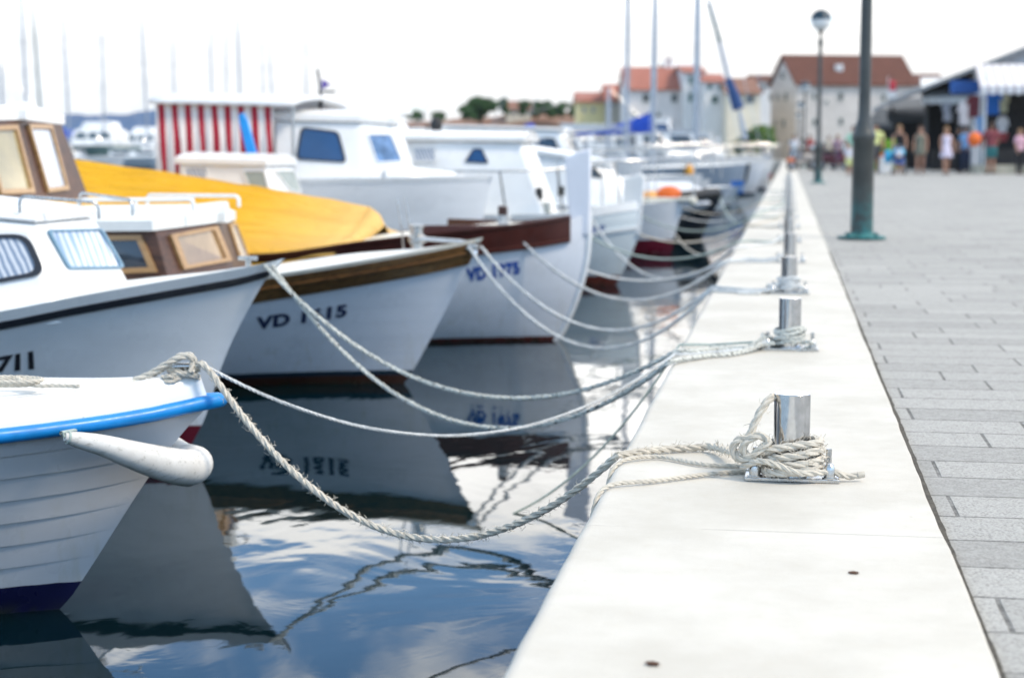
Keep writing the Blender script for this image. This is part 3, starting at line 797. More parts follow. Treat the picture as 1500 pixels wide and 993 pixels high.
# wheelhouse: taller, further aft
zt = c3.T[0].z+0.05
c3b = Cabin(b3, r3, [((-700, 296), (-700, 176), 0.72, 0.64), ((-12, 300), (-40, 178), 0.70, 0.62), ((62, 294), (32, 176), 0.0, 0.0)], WOODDARK, 'wheelhouse', bevel=0.006)
c3b.roof(WHITE, over=0.06, t=0.06, camber=0.05, bevel=0.025)
c3b.win(0, [(-230, 292), (-40, 290), (-60, 182), (-230, 182)], WOODLIGHT, GLASSD, fw=0.04, ft=0.02, r=0.005)
c3b.win(1, [(-2, 286), (48, 284), (22, 184), (-28, 186)], WOODLIGHT, mat('painted_yellow_reflection_glass', (0.36, 0.29, 0.15), 0.08, var=0.4, scale=2, spec=0.9), fw=0.030, ft=0.02, r=0.005)  # pane colour carries a painted yellow reflection
c3b.win(3, [(68, 283), (98, 279), (72, 182), (38, 183)], WOODLIGHT, CURTAIN, fw=0.022, ft=0.02, r=0.005)
# plinth under the wheelhouse so that it stands on the deckhouse
b3.text(r3, 'VD 1615', [(381, 483), (513, 463), (508, 445), (376, 464)], NAVY, shear=0.25, bold=0.05, space=1.1)
# foredeck windlass post, rails and whip poles
q = b3.hit_y(611, 362, 0.0); zd = b3.zs(b3.xt-q.x)+0.02
mb = MB(); mb.lathe([(0.05, -0.02), (0.05, 0.01), (0.035, 0.02), (0.035, 0.06), (0.055, 0.07), (0.055, 0.10), (0.035, 0.115), (0.035, 0.155), (0.045, 0.16), (0.045, 0.172), (0.0, 0.174)], (q.x, 0, zd), 16)
mb.build('windlass', STEELSAT, r3)
tip = b3.P(0.0, 1.0)
for (a_, b_) in (((582, 292), (590, 348)), ((594, 290), (603, 350))):
    _p, _q = b3.hit_y(*a_, 0.12), b3.hit_y(*b_, 0.12); mb = MB(); mb.tube([_p, _q, Vector((_q.x+0.005, 0.12, zd-0.03))], 0.006, 6); mb.build('pole', STEELSAT, r3)
for sd in (-1, 1):
    rail(r3, [(q.x+0.02, sd*0.05, zd+0.09), (tip.x-0.12, sd*0.035, zd+0.075), (tip.x-0.03, sd*0.02, zd+0.06), (tip.x-0.02, sd*0.02, zd)], 0.010, STEEL, 'bow_rail')
mb = MB(); mb.box((tip.x-0.07, 0, zd+0.045), (0.13, 0.12, 0.035)); mb.build('bow_roller', STEELSAT, r3, bevel=0.006)
B3CLEAT = b3.o+Vector((tip.x-0.02, -0.04, zd+0.045))

# ---------------------------------------------------------------- 4: VD 1975, double-ender with maroon bulwark and yellow tarpaulin
wl = onz(815, 498, WATER)
b4 = Boat(wl, 0.0, L=7.4, B=2.35, sm=2.9, p=2.1, e0=0.85, e1=0.34, draft=0.35)
b4.stem_px([(862, 318), (862, 345), (858, 385), (846, 432), (823, 487), (815, 498)])
b4.sheer_px([(860, 312), (835, 321), (760, 333), (650, 345), (520, 360), (380, 378)], ext=[(3.3, 0.72), (5.0, 0.72), (7.4, 0.95)])
r4 = b4.root('white double-ended boat VD 1975 with maroon bulwark, tall white stem post and yellow tarpaulin')
b4.hull(r4, hullpaint('double_ender_hull_paint', (0.72, 0.74, 0.78), [(0.03, (0.14, 0.02, 0.015))]))
b4.band(r4, 'bulwark', MAROON, 0.0, 0.14, 0.0, 0.02, t0=0.12, prof=[(-0.03, -0.02), (-0.03, 0.03), (-0.012, 0.032), (0.0, 0.018), (0.135, 0.014), (0.142, 0.036), (0.165, 0.036), (0.168, 0.0)], smooth=20)
mb = MB()
for y0 in (0,):
    tp = b4.hit_y(866, 218); tl = b4.hit_y(828, 232); bl = b4.hit_y(836, 345); brr = b4.hit_y(862, 345); md = b4.hit_y(865, 290)
    poly = [Vector((p.x, -0.035, p.z)) for p in (bl, Vector((brr.x+0.004, 0, brr.z)), Vector((md.x+0.003, 0, md.z)), tp, Vector((tl.x+0.09, 0, tl.z+0.045)), tl)]
    mb.prism(poly, (0, 0.07, 0))
mb.build('stem_post', mat('stem_post_paint', (0.74, 0.75, 0.80), 0.35, var=0.04), r4, bevel=0.012)
mb = MB()
for zz in [b4.stem[k][0] for k in range(3, len(b4.stem))]:
    pass
stp = [Vector((b4.xs(z)+0.004, 0, z)) for z in np.linspace(-0.3, b4.zs(0), 24)]
mb.tube(stp, 0.022, 8); mb.build('stem_band', WHITE, r4, smooth=60)
b4.deck(r4, CREAM, dz=0.03, camber=0.07)
# inner coaming and bitt
a = b4.hit_y(645, 330, 0.35); c_ = b4.hit_y(838, 318, 0.0)
z0 = b4.zs(1.0)
for sd in (-1, 1):
    mb = MB(); mb.prism([(a.x, sd*0.62, z0-0.04), (a.x+0.75, sd*0.30, z0+0.0), (a.x+0.75, sd*0.30, z0+0.07), (a.x, sd*0.62, z0+0.075)], (0, sd*0.03, 0))
    mb.build('coaming', MAROON, r4, bevel=0.004)
mb = MB(); q = b4.hit_y(737, 345, -0.28); zt_ = b4.hit_y(737, 303, -0.28).z
mb.prism([(q.x-0.032, -0.31, q.z-0.08), (q.x+0.032, -0.31, q.z-0.08), (q.x+0.028, -0.31, zt_), (q.x-0.034, -0.31, zt_+0.008)], (0, 0.07, 0))
mb.build('bitt', BITT, r4, bevel=0.006)
_c = b4.hit_y(738, 322, -0.315); B4CLEAT = b4.o+Vector((_c.x, -0.33, _c.z))
b4.text(r4, 'VD 1975', [(684, 414), (762, 402), (760, 382), (682, 393)], BLUELET, bold=0.06, space=1.1)
# yellow tarpaulin over a ridge pole
g = G('yellow_tarpaulin')
n = g.noise(1.4, 5, 0.6); n2 = g.noise(9, 4, 0.6)
c = g.mix(g.rng(n, 0.3, 0.7), (0.66, 0.33, 0.004), (0.74, 0.40, 0.012))
c = g.mix(g.rng(g.sep()[0], -2.4, -1.0, 0, 0.62), c, (0.72, 0.52, 0.26))   # paler forward end: sky reflection painted into the cloth colour
c = g.mix(g.rng(n2, 0.6, 0.75, 0, 0.12), c, (0.74, 0.55, 0.22))
g.color(c); g.b.inputs['Roughness'].default_value = 0.6; g.b.inputs['Specular IOR Level'].default_value = 0.25
cr = g.noise(1.6, 6, 0.6, sc=(1.0, 5, 2), dist=1.2)
g.bump(g.math('ADD', g.math('MULTIPLY', n, 1.0), g.math('ADD', g.math('MULTIPLY', n2, 0.25), g.math('MULTIPLY', cr, 1.2))), 0.9, 0.05)
TARP = g.m
rp = [b4.hit_y(x, y, 0.0) for x, y in [(-500, 200), (90, 231), (250, 253), (400, 277), (500, 295), (540, 303)]]
xs_ = [p.x for p in rp]
mb = MB(); rows = []
nx = 40
for i in range(nx+1):
    x = xs_[0]+(xs_[-1]-xs_[0])*i/nx
    zr_ = interp(x, [(p.x, p.z) for p in rp])
    t = b4.xt-x; gy = max(0.15, b4.b(max(t, 0.3))+0.03); gz = b4.zs(t)+0.03
    rw = []
    for k in range(-10, 11):
        a = abs(k)/10; sg = 0.05*math.sin(a*math.pi)*(1+0.6*math.sin(x*7))
        z = lerp(zr_, gz, a**0.92)-sg*0.7+0.012*mnoise.noise(Vector((x*5, k*0.5, 0)))
        if abs(k) == 10: z -= 0.08+0.02*math.sin(x*9)
        rw.append(Vector((x+0.01*mnoise.noise(Vector((x*3, k, 2))), gy*a*(1 if k > 0 else -1), z)))
    rows.append(rw)
mb.grid(rows)
# front fold hanging forward of the ridge
fp = b4.hit_y(556, 334, -0.12); ft_ = rows[-1]
fr = []
for k in range(21):
    a = (k-10)/10; p = ft_[k]
    f = 1-abs(a)
    fr.append(Vector((p.x+0.10*f+0.02, p.y*0.92, p.z-0.13*f-0.01)))
mb.grid([ft_, [(ft_[k]+fr[k])/2+Vector((0.018*(1-abs(k-10)/10), 0, 0.012)) for k in range(21)], fr])
o = mb.build('tarpaulin', TARP, r4, smooth=60)
sm_ = o.modifiers.new('thickness', 'SOLIDIFY'); sm_.thickness = 0.004
rail(r4, [rows[0][10]-Vector((0, 0, 0.03)), rows[-1][10]-Vector((0, 0, 0.03))], 0.02, WOODLIGHT, 'ridge_pole', feet=[(rows[-2][10]-Vector((0, 0, 0.03)), Vector((rows[-2][10].x, 0, 0.7)))])

# ---------------------------------------------------------------- 4b: little white cabin boat behind the tarpaulin
b5 = Boat((-2.6, 14.35), 0.0, L=5.0, B=1.5, sm=2.2, e0=1.1)
b5.stem_px([(640, 348), (600, 400), (575, 445), (560, 467)])
b5.o = Vector((onY(560, 467, 14.35).x, 14.35, WATER)); 
b5.stem = [(-0.4, -0.3), (0, 0), (0.35, 0.16), (0.75, 0.42)]; b5.xt = 0.42
b5.sheer = [(0, 0.72), (1.0, 0.62), (2.5, 0.56), (5, 0.62)]
r5 = b5.root('little white cabin boat with a blue blade standing on its roof, behind the yellow tarpaulin')
b5.hull(r5, hullpaint('little_boat_paint', (0.74, 0.74, 0.72), [(0.05, (0.02, 0.05, 0.12))]))
b5.deck(r5, WHITEDECK)
c5 = Cabin(b5, r5, [((262, 300), (262, 240), 0.52, 0.48), ((418, 300), (388, 243), 0.46, 0.42)], WHITE, bevel=0.02, z_bot='deck')
c5.roof(WHITE, over=0.03, t=0.05, camber=0.05, bevel=0.02)
GG = mat('grey_green_glass', (0.32, 0.36, 0.33), 0.2)
c5.win(0, [(270, 262), (306, 264), (306, 244), (270, 242)], WHITE, CURTAIN, fw=0.01, r=0.01)
c5.win(0, [(366, 276), (408, 279), (390, 250), (355, 250)], WHITE, GG, fw=0.01, r=0.01)
c5.win(1, [(424, 280), (452, 281), (430, 250), (400, 250)], WHITE, GG, fw=0.01, r=0.01)
mb = MB(); q = [b5.hit_y(x, y, 0.1) for x, y in [(361, 226), (375, 226), (362, 178), (356, 165), (349, 168), (350, 180)]]
mb.prism(q, (0, 0.05, 0)); mb.build('rudder_blade', mat('sky_blue_paint', (0.01, 0.28, 0.72), 0.4), r5, bevel=0.008)

# ---------------------------------------------------------------- 5: big white cruiser with red and white awning
b6 = Boat((onY(700, 420, 16.3).x, 16.3), 0.0, L=9.5, B=2.35, sm=3.6, p=2.0, e0=1.2)
b6.stem_px([(722, 262), (700, 330), (672, 400), (655, 434)])
b6.o = Vector((b6.o.x, 16.3, WATER))
b6.stem = [(-0.5, -0.6), (-0.05, -0.28), (0.4, -0.03), (1.15, 0.14)]; b6.xt = 0.12
b6.sheer = [(0, 1.12), (1.5, 1.10), (4, 1.02), (9.5, 0.95)]
r6 = b6.root('large white motor cruiser with a red and white striped awning curtain over its stern', name='motor_cruiser')
b6.hull(r6, hullpaint('cruiser_paint', (0.90, 0.90, 0.90), [(0.06, (0.02, 0.04, 0.12))]))
b6.deck(r6, WHITE, dz=-0.02, camber=0.06)
b6.band(r6, 'toe_rail', WHITE, -0.05, 0.0, -0.03, 0.035)
c6 = Cabin(b6, r6, [((398, 300), (398, 176), 0.92, 0.84), ((530, 262), (516, 178), 0.88, 0.80), ((602, 255), (572, 182), 0.20, 0.18)], WHITE, bevel=0.05, z_bot='deck')
c6.roof(WHITE, over=0.04, t=0.06, camber=0.06, bevel=0.03)
c6.win(0, [(433, 234), (508, 239), (496, 193), (441, 186)], DARKTRIM, GLASSB, fw=0.015, r=0.05)
c6.win(1, [(551, 240), (590, 238), (572, 196), (536, 196)], WHITE, mat('pale_blue_glass', (0.14, 0.24, 0.42), 0.1, var=0.5, scale=9), fw=0.015, r=0.03)
c6.win(3, [(614, 238), (628, 237), (606, 198), (594, 199)], WHITE, CURTAIN, fw=0.008, r=0.02)
c6.port_win(0, [(433, 234), (508, 239), (496, 193), (441, 186)], DARKTRIM, GLASSB, fw=0.015, r=0.05)
# coach roof forward of the cabin
cf = Cabin(b6, r6, [((560, 275), (560, 245), 0.60, 0.56), ((705, 275), (660, 252), 0.25, 0.20)], WHITE, 'coach_roof', bevel=0.04, z_bot='deck')
# awning
g = G('red_white_stripes')
u = g.math('FRACT', g.math('MULTIPLY', g.math('ADD', g.sep()[0], g.math('MULTIPLY', g.sep()[1], 1.0)), 1/0.128))
st = g.math('LESS_THAN', u, 0.47)
g.color(g.mix(st, (0.72, 0.66, 0.62), (0.36, 0.012, 0.03))); g.b.inputs['Roughness'].default_value = 0.8
g.bump(g.noise(3, 3, sc=(4, 4, 0.5)), 0.4, 0.02)
STRIPES = g.m
pa = b6.hit_y(228, 250, -1.05); pb = b6.hit_y(400, 225, -1.02); zt0 = b6.hit_y(300, 152, -1.05).z
mb = MB(); rows = []
for k in range(61):
    t = k/60; x = lerp(pa.x, pb.x, t); wv_ = 0.02*math.sin(k*1.3)+0.01*math.sin(k*0.37)
    zb = 1.0
    rows.append([Vector((x, -1.05+wv_, zb)), Vector((x, -1.03+wv_*0.6, lerp(zb, zt0, .5))), Vector((x, -1.0, zt0))])
rows2 = [[Vector((p.x, -p.y, p.z)) for p in r_] for r_ in rows]
for rs in (rows, rows2):
    mb = MB(); mb.grid(rs); o = mb.build('awning_curtain', STRIPES, r6, smooth=60); o.modifiers.new('thickness', 'SOLIDIFY').thickness = 0.006
mb = MB(); xa = pa.x-0.05; xb = b6.hit_y(432, 160, -1.0).x
rows = [[Vector((x, 1.06*k/6, zt0+0.02+0.09*(1-(k/6)**2)+0.02*math.sin(x*1.5))) for k in range(-6, 7)] for x in np.linspace(xa, xb, 12)]
mb.grid(rows); o = mb.build('awning_roof', mat('white_canvas', (0.76, 0.77, 0.78), 0.7), r6, smooth=60); o.modifiers.new('thickness', 'SOLIDIFY').thickness = 0.04
for (x, y) in ((xa+0.05, -0.98), (xa+0.05, 0.98), (xb-0.05, -0.9), (xb-0.05, 0.9)):
    mb = MB(); mb.tube([(x, y, 0.9), (x, y, zt0+0.04)], 0.016, 8); mb.build('awning_pole', STEELSAT, r6)
# mast with lamp and small pennant on the cabin roof
q = b6.hit_y(470, 165, 0); 
mb = MB(); mb.tube([(q.x, 0, q.z-0.1), (q.x, 0, q.z+0.22), (q.x-0.03, 0, q.z+0.42)], 0.012, 8); mb.blob((q.x, 0, q.z+0.08), 0.035); mb.box((q.x+0.06, 0, q.z+0.2), (0.16, 0.02, 0.02)); mb.build('signal_mast', DARKTRIM, r6)
mb = MB(); mb.prism([(q.x+0.012, 0, q.z+0.32), (q.x+0.1, 0, q.z+0.27), (q.x+0.012, 0, q.z+0.22)], (0, 0.004, 0)); mb.build('pennant', mat('blue_red_pennant', (0.10, 0.06, 0.30), 0.7), r6, smooth=0)

# ---------------------------------------------------------------- 6: round-bowed pale blue boat with tall post
wl = onz(903, 417, WATER)
b7 = Boat(wl, 0.0, L=7.0, B=2.2, sm=2.7, p=2.2, e0=0.8)
b7.stem_px([(938, 300), (940, 325), (933, 352), (919, 386), (907, 409), (903, 417)])
b7.sheer_px([(938, 303), (900, 308), (864, 314), (800, 322)], ext=[(3, 0.72), (7, 0.8)])
r7 = b7.root('white round-bowed boat with a tall pale stem post and red-brown bottom, next behind VD 1975')
b7.hull(r7, hullpaint('round_bow_paint', (0.66, 0.72, 0.74), [(0.10, (0.15, 0.035, 0.025))]))
b7.band(r7, 'rubbing_strake', WHITE, 0.20, 0.235, 0.0, 0.02)
b7.band(r7, 'bulwark', WHITE, -0.06, 0.03, 0.0, 0.015)
b7.deck(r7, CREAM, dz=0.05)
mb = MB(); q = [b7.hit_y(*p) for p in [(912, 345), (938, 345), (941, 300), (945, 262), (940, 254), (914, 262)]]
mb.prism([Vector((p.x, -0.035, p.z)) for p in q], (0, 0.07, 0)); mb.build('stem_post', WHITE, r7, bevel=0.012)
b7.text(r7, '33 VD', [(866, 342), (886, 337), (886, 329), (866, 334)], BLUELET, bold=0.04)
c7 = Cabin(b7, r7, [((560, 320), (590, 206), 0.75, 0.66), ((660, 275), (640, 206), 0.75, 0.66), ((800, 275), (762, 208), 0.55, 0.45)], WHITE, bevel=0.03, z_bot='deck')
c7.roof(WHITE, over=0.06, t=0.05, camber=0.06, bevel=0.02)
c7.win(1, [(680, 238), (716, 240), (706, 218), (693, 218)], DARKTRIM, GLASSB, fw=0.014, r=0.02)
c7.win(0, [(604, 238), (640, 238), (640, 216), (604, 216)], WHITE, CURTAIN, fw=0.014, r=0.02)
mb = MB(); a = b7.hit_y(620, 197, 0); 
mb.tube([(a.x, 0.2, a.z-0.05), (a.x, 0.2, a.z+0.12)], 0.01); mb.blob((a.x+0.1, 0.2, a.z+0.10), (0.07, 0.07, 0.09), 12); mb.build('search_light', BLACK, r7)
for (px, py, ry) in ((790, 284, 0.065), (822, 280, 0.05)):
    mb = MB(); p = b7.hit_y(px, py, -0.45); mb.tube([(p.x-0.03, p.y, p.z), (p.x+0.03, p.y, p.z)], ry, 12); mb.build('vent_cowl', BLACK, r7)
mb = MB(); p = b7.hit_y(797, 305, -0.35); mb.box((p.x, p.y, p.z), (0.13, 0.10, 0.12)); mb.build('deck_box', mat('cream_grey_box', (0.5, 0.5, 0.45), 0.5), r7, bevel=0.01)
pts = []
for k in range(9):
    t = 0.15+k*0.25; q = b7.surf(t, -0.5, -1, -0.03); pts.append(q)
rail(r7, pts, 0.012, STEELSAT, 'guard_rail', feet=[(b7.surf(t, -0.02, -1, -0.03), b7.surf(t, -0.5, -1, -0.03)) for t in (0.2, 0.75, 1.3, 1.9)])

# ---------------------------------------------------------------- 7: white boat, dark red bottom, orange buoy on deck
wl = onz(982, 372, WATER)
b8 = Boat(wl, 0.0, L=7.5, B=2.3, sm=2.8, p=2.0, e0=1.2)
b8.stem_px([(1004, 292), (994, 325), (987, 351), (982, 372)])
b8.sheer_px([(1004, 294), (960, 297), (900, 302)], ext=[(3, 0.72), (7.5, 0.75)])
r8 = b8.root('white boat with dark red bottom, pale bowsprit plank and orange buoys on its foredeck')
b8.hull(r8, hullpaint('red_bottom_paint', (0.72, 0.73, 0.75), [(0.20, (0.13, 0.006, 0.02))]))
b8.deck(r8, WHITEDECK)
mb = MB(); a = b8.hit_y(935, 294, 0); c_ = b8.hit_y(1014, 294, 0); mb.box(((a.x+c_.x)/2, 0, a.z+0.02), (c_.x-a.x, 0.2, 0.05)); mb.blob((c_.x, 0, a.z), (0.07, 0.07, 0.07)); mb.build('bowsprit_plank', CREAM, r8, bevel=0.01)
c8 = Cabin(b8, r8, [((700, 300), (720, 215), 0.75, 0.66), ((850, 270), (830, 232), 0.7, 0.62), ((935, 285), (890, 246), 0.42, 0.35)], WHITE, bevel=0.03, z_bot='deck')
c8.roof(WHITE, over=0.04, t=0.05, bevel=0.02)
c8.win(1, [(850, 258), (885, 262), (872, 246), (846, 244)], DARKTRIM, GLASSD, fw=0.014, r=0.02)
mb = MB(); p = b8.hit_y(980, 283, 0.1); mb.blob((p.x, p.y, p.z), (0.17, 0.11, 0.10), 12); mb.build('buoy', ORANGE, r8)
mb = MB(); p = b8.hit_y(952, 287, 0.1); mb.blob((p.x, p.y, p.z), (0.13, 0.10, 0.07), 12); mb.build('buoy', mat('pale_orange_plastic', (0.85, 0.42, 0.12), 0.5), r8)
mb = MB(); zt = b8.zs(0)+0.62; pts = [b8.surf(0.05+k*0.28, -0.6, -1, -0.03) for k in range(8)]; ptp = [Vector((p.x, -p.y, p.z)) for p in pts]
rail(r8, pts[::-1]+[Vector((pts[0].x+0.12, 0, pts[0].z))]+ptp, 0.013, STEEL, 'pulpit_rail', feet=[(Vector((p.x, p.y, p.z-0.58)), p) for p in pts[::2]+ptp[::2]])

# ---------------------------------------------------------------- generic boats moored farther along
def poly_x(x0, x1, n): return [x0+(x1-x0)*k/n for k in range(n+1)]
def make_boat(Y, xtip, L, B, F, hullc, label, group=None, cabin=None, mast=None, cover=None, rails=True, name='motor_boat', bottom=(0.02, 0.04, 0.10), heading=0.0, extras=None, bz=0.08, rake=0.35, deckm=None, trim=None, detail=True):
    b = Boat((xtip-rake, Y), heading, L=L, B=B, sm=L*0.45, p=2.1, e0=1.15)
    b.stem = [(-0.45, -0.30), (-0.05, -0.03), (0.0, 0.0), (F*0.5, rake*0.42), (F*1.1, rake*1.08)]; b.xt = rake
    b.sheer = [(0, F), (L*0.25, F*0.90), (L*0.6, F*0.80), (L, F*0.86)]
    r = b.root(label, group, name)
    hm = hullpaint('far_hull_%d' % (id(b) % 100000), hullc, [(bz, bottom)])
    b.hull(r, hm)
    b.deck(r, deckm or WHITEDECK)
    if trim: b.band(r, 'rubbing_strake', trim, 0.0, 0.05, 0.0, 0.025)
    if cabin:
        for (x0, x1, h, wd, wins, gm) in cabin:   # x0 aft .. x1 front, measured aft of the tip
            z0 = F*0.86; mb = MB()
            P = lambda x, y, z: Vector((rake-x, y, z))
            fr = min(h*0.7, 0.5)
            for (ya, xa_, xb_, tz) in ((wd, x0, x1, 0),): pass
            bot = [P(x0, -wd, z0-0.12), P(x1, -wd*0.72, z0-0.12), P(x1, wd*0.72, z0-0.12), P(x0, wd, z0-0.12)]
            top = [P(x0-0.05, -wd*0.88, z0+h), P(x1+fr, -wd*0.62, z0+h*0.94), P(x1+fr, wd*0.62, z0+h*0.94), P(x0-0.05, wd*0.88, z0+h)]
            mb.add(bot+top, [(0, 1, 5, 4), (1, 2, 6, 5), (2, 3, 7, 6), (3, 0, 4, 7), (4, 5, 6, 7), (0, 3, 2, 1)])
            cc = mb.build('cabin', WHITE, r, bevel=0.05, bseg=3)
            mb = MB(); t_ = [p+Vector((0, 0, 0.01)) for p in top]
            c0 = sum(t_, Vector())/4; t_ = [c0+(p-c0)*1.08 for p in t_]
            mb.prism([Vector((p.x, p.y, p.z)) for p in t_], (0, 0, 0.05)); mb.build('roof', WHITE, r, bevel=0.02)
            for sd in (0, 1):
                A, Bq, Ct, Dt = (bot[0], bot[1], top[1], top[0]) if sd == 0 else (bot[3], bot[2], top[2], top[3])
                nn = (Bq-A).cross(Dt-A); nn = nn if (nn.y < 0) == (sd == 0) else -nn
                for k in range(wins):
                    a0 = (k+0.14)/wins; a1 = (k+0.86)/wins
                    f = lambda a, c: (A*(1-a)+Bq*a)*(1-c)+(Dt*(1-a)+Ct*a)*c
                    window(r, [f(a0, .5), f(a1, .5), f(a1, .88), f(a0, .88)], nn, DARKTRIM, gm, fw=0.02, r=0.04)
            A, Bq, Ct, Dt = bot[1], bot[2], top[2], top[1]
            nn = (Bq-A).cross(Dt-A); nn = nn if nn.x > 0 else -nn
            f = lambda a, c: (A*(1-a)+Bq*a)*(1-c)+(Dt*(1-a)+Ct*a)*c
            window(r, [f(.08, .45), f(.92, .45), f(.92, .9), f(.08, .9)], nn, DARKTRIM, gm, fw=0.02, r=0.04, name='windscreen')
    if mast:
        (xm, hm_, rad, lean) = mast
        mb = MB(); top = Vector((rake-xm+lean[0], lean[1], F*0.9+hm_)); base = Vector((rake-xm, 0, F*0.9-0.1))
        mb.tube([base, (base+top)/2, top], [rad, rad*0.9, rad*0.6], 10); mb.build('mast', ALU, r)
        mb = MB(); mb.tube([top, (rake-0.05, 0, F)], 0.008, 4, cap=False); mb.tube([top, (rake-L, 0, F*0.9)], 0.008, 4, cap=False)
        for sd in (-1, 1):
            sp = base.lerp(top, 0.58)+Vector((0, sd*0.55, 0)); mb.tube([base.lerp(top, 0.97), sp, (rake-xm, sd*B*0.46, F*0.85)], 0.008, 4, cap=False); mb.tube([base.lerp(top, 0.58), sp], 0.018, 6)
        mb.build('standing_rigging', STEELSAT, r)
        bl = min(L-xm-0.3, hm_*0.36, 2.5 if cover == 'peak' else 9)
        mb = MB(); mb.tube([(rake-xm, 0, F+1.05), (rake-xm-bl, 0, F+0.95)], 0.05, 8); mb.build('boom', ALU, r)
        if cover:
            mb = MB(); rows = []
            for k in range(16):
                t = k/15; x = rake-xm-0.02-bl*t; h = lerp(0.62, 0.14, min(1, t*1.7)**0.8) if cover == 'peak' else lerp(0.30, 0.12, t)
                rows.append([Vector((x, (0.10-0.03*t)*math.sin(a), F+1.03-0.1*t+(h if math.cos(a) > 0 else 0.07)*math.cos(a))) for a in [2*math.pi*j/12 for j in range(13)]])
            mb.grid(rows); mb.add(rows[0][:-1], [tuple(range(12))]); mb.add(rows[-1][:-1], [tuple(range(12))])
            mb.build('sail_cover', BLUECANVAS, r, smooth=60)
    if rails:
        pts = [b.surf(0.05+k*L*0.09, -0.55, -1, -0.03) for k in range(6)]; ptp = [Vector((p.x, -p.y, p.z)) for p in pts]
        rail(r, pts[::-1]+[Vector((pts[0].x+0.15, 0, pts[0].z))]+ptp, 0.013, STEEL, 'pulpit_rail', feet=[(Vector((p.x, p.y, p.z-0.53)), p) for p in pts[::2]+ptp[::2]])
    return b, r
def xat(px, Y): return onY(px, 300, Y).x
GQ = 'boats moored bow-on along the quay'
# dark tender
bb, rr = make_boat(27.5, xat(1060, 27.5), 5.5, 2.0, 0.72, (0.02, 0.025, 0.035), 'black-hulled tender with a pale grey cover over its bow', GQ, name='tender', deckm=mat('grey_cover_cloth', (0.45, 0.47, 0.50), 0.8), bottom=(0.01, 0.01, 0.012), rails=False)
mb = MB(); mb.blob((-1.0, 0, 0.62), (1.3, 0.66, 0.32), 20, jit=0.2); mb.build('boat_cover', mat('pale_cover_cloth', (0.62, 0.64, 0.67), 0.8), rr, smooth=60)
mb = MB(); mb.tube([(-0.15, 0.55, 0.7), (0.22, 0.0, 0.74), (-0.15, -0.55, 0.7), (-1.2, -0.9, 0.62)], 0.09, 10); mb.build('rubber_bow_fender', BLACK, rr, smooth=60)
make_boat(24.9+5.6, xat(1030, 30.5), 7.0, 2.3, 1.0, (0.72, 0.73, 0.75), 'white cabin cruiser moored just beyond the black-hulled tender', GQ, cabin=[(4.6, 2.0, 0.95, 0.85, 2, GLASSD)])
make_boat(34.5, xat(1042, 34.5), 6.5, 2.2, 0.85, (0.74, 0.74, 0.74), 'white launch with an open foredeck, second beyond the black tender', GQ, cabin=[(4.5, 2.6, 0.8, 0.8, 2, CURTAIN)])
make_boat(38.5, xat(1078, 38.5), 5.0, 1.9, 0.62, (0.55, 0.60, 0.66), 'low grey-blue open boat with its bow close to the quay', GQ, rails=False, name='rowing_boat')
make_boat(42.8, xat(1090, 42.8), 4.6, 1.8, 0.55, (0.50, 0.58, 0.64), 'pale blue open boat with a blue bucket near its bow', GQ, rails=False, name='rowing_boat')
mb = MB(); mb.lathe([(0, 0), (0.13, 0), (0.17, 0.3), (0.15, 0.3), (0.12, 0.05), (0, 0.05)], (0, 0, 0), 16); o = mb.build('bucket', mat('blue_plastic', (0.01, 0.12, 0.42), 0.4)); o.location = V(1080, 283, 42.4); tag(o, 'blue bucket on the bow of a pale blue open boat', 'bucket')
bb, rr = make_boat(50.5, xat(1095, 50.5), 10.5, 3.2, 1.02, (0.36, 0.42, 0.50), 'grey-blue hulled yacht with its dark anchor hung at the bow', GQ, cabin=[(7.5, 4.0, 0.5, 0.9, 3, GLASSD)], mast=(3.55, 13, 0.06, (0, 0)), name='sailing_yacht', bz=0.05)
mb = MB(); mb.tube([(0.38, 0, 1.05), (0.28, -0.06, 0.55), (0.12, -0.06, 0.3)], 0.05, 8); mb.tube([(0.05, -0.3, 0.42), (0.12, -0.06, 0.28), (0.05, 0.2, 0.42)], 0.05, 8); mb.build('anchor', BLACK, rr)
mb = MB(); mb.blob((-1.3, -1.05, 0.80), (0.13, 0.13, 0.24), 10); mb.build('yellow_fender', mat('yellow_orange_plastic', (0.8, 0.35, 0.03), 0.5), rr)
make_boat(55.5, xat(1122, 55.5), 9.5, 3.0, 1.05, (0.74, 0.75, 0.77), 'white sailing boat with a blue sail cover peaked at its mast', GQ, cabin=[(7.0, 4.2, 0.5, 0.85, 3, GLASSD)], mast=(3.65, 13, 0.085, (0.1, 0)), cover='peak', name='sailing_boat')
make_boat(64, xat(1134, 64), 10.0, 3.2, 1.1, (0.74, 0.74, 0.74), 'white sloop with a furled navy sail on its raked forestay', GQ, cabin=[(7.0, 3.6, 0.5, 0.95, 3, GLASSD)], mast=(2.9, 15, 0.12, (0.0, 0)), name='sailing_yacht')
make_boat(68.5, xat(1132, 68.5), 3.6, 1.5, 0.55, (0.66, 0.16, 0.20), 'small pinkish-red rowing boat nearest the stone edge', GQ, rails=False, name='rowing_boat', deckm=mat('faded_red_paint', (0.72, 0.16, 0.20), 0.6))
make_boat(74, xat(1120, 74), 9.0, 3.0, 1.25, (0.74, 0.75, 0.76), 'white flybridge cruiser moored beyond the pinkish rowing boat', GQ, cabin=[(6.5, 2.6, 1.2, 1.1, 3, GLASSD), (5.8, 3.6, 1.8, 0.8, 2, GLASSB)])
make_boat(83, xat(1128, 83), 8.5, 3.0, 1.2, (0.72, 0.74, 0.76), 'white motor boat with a blue rubbing band near the quay end', GQ, cabin=[(6.0, 2.4, 1.3, 1.1, 3, GLASSD)], trim=BLUETRIM)
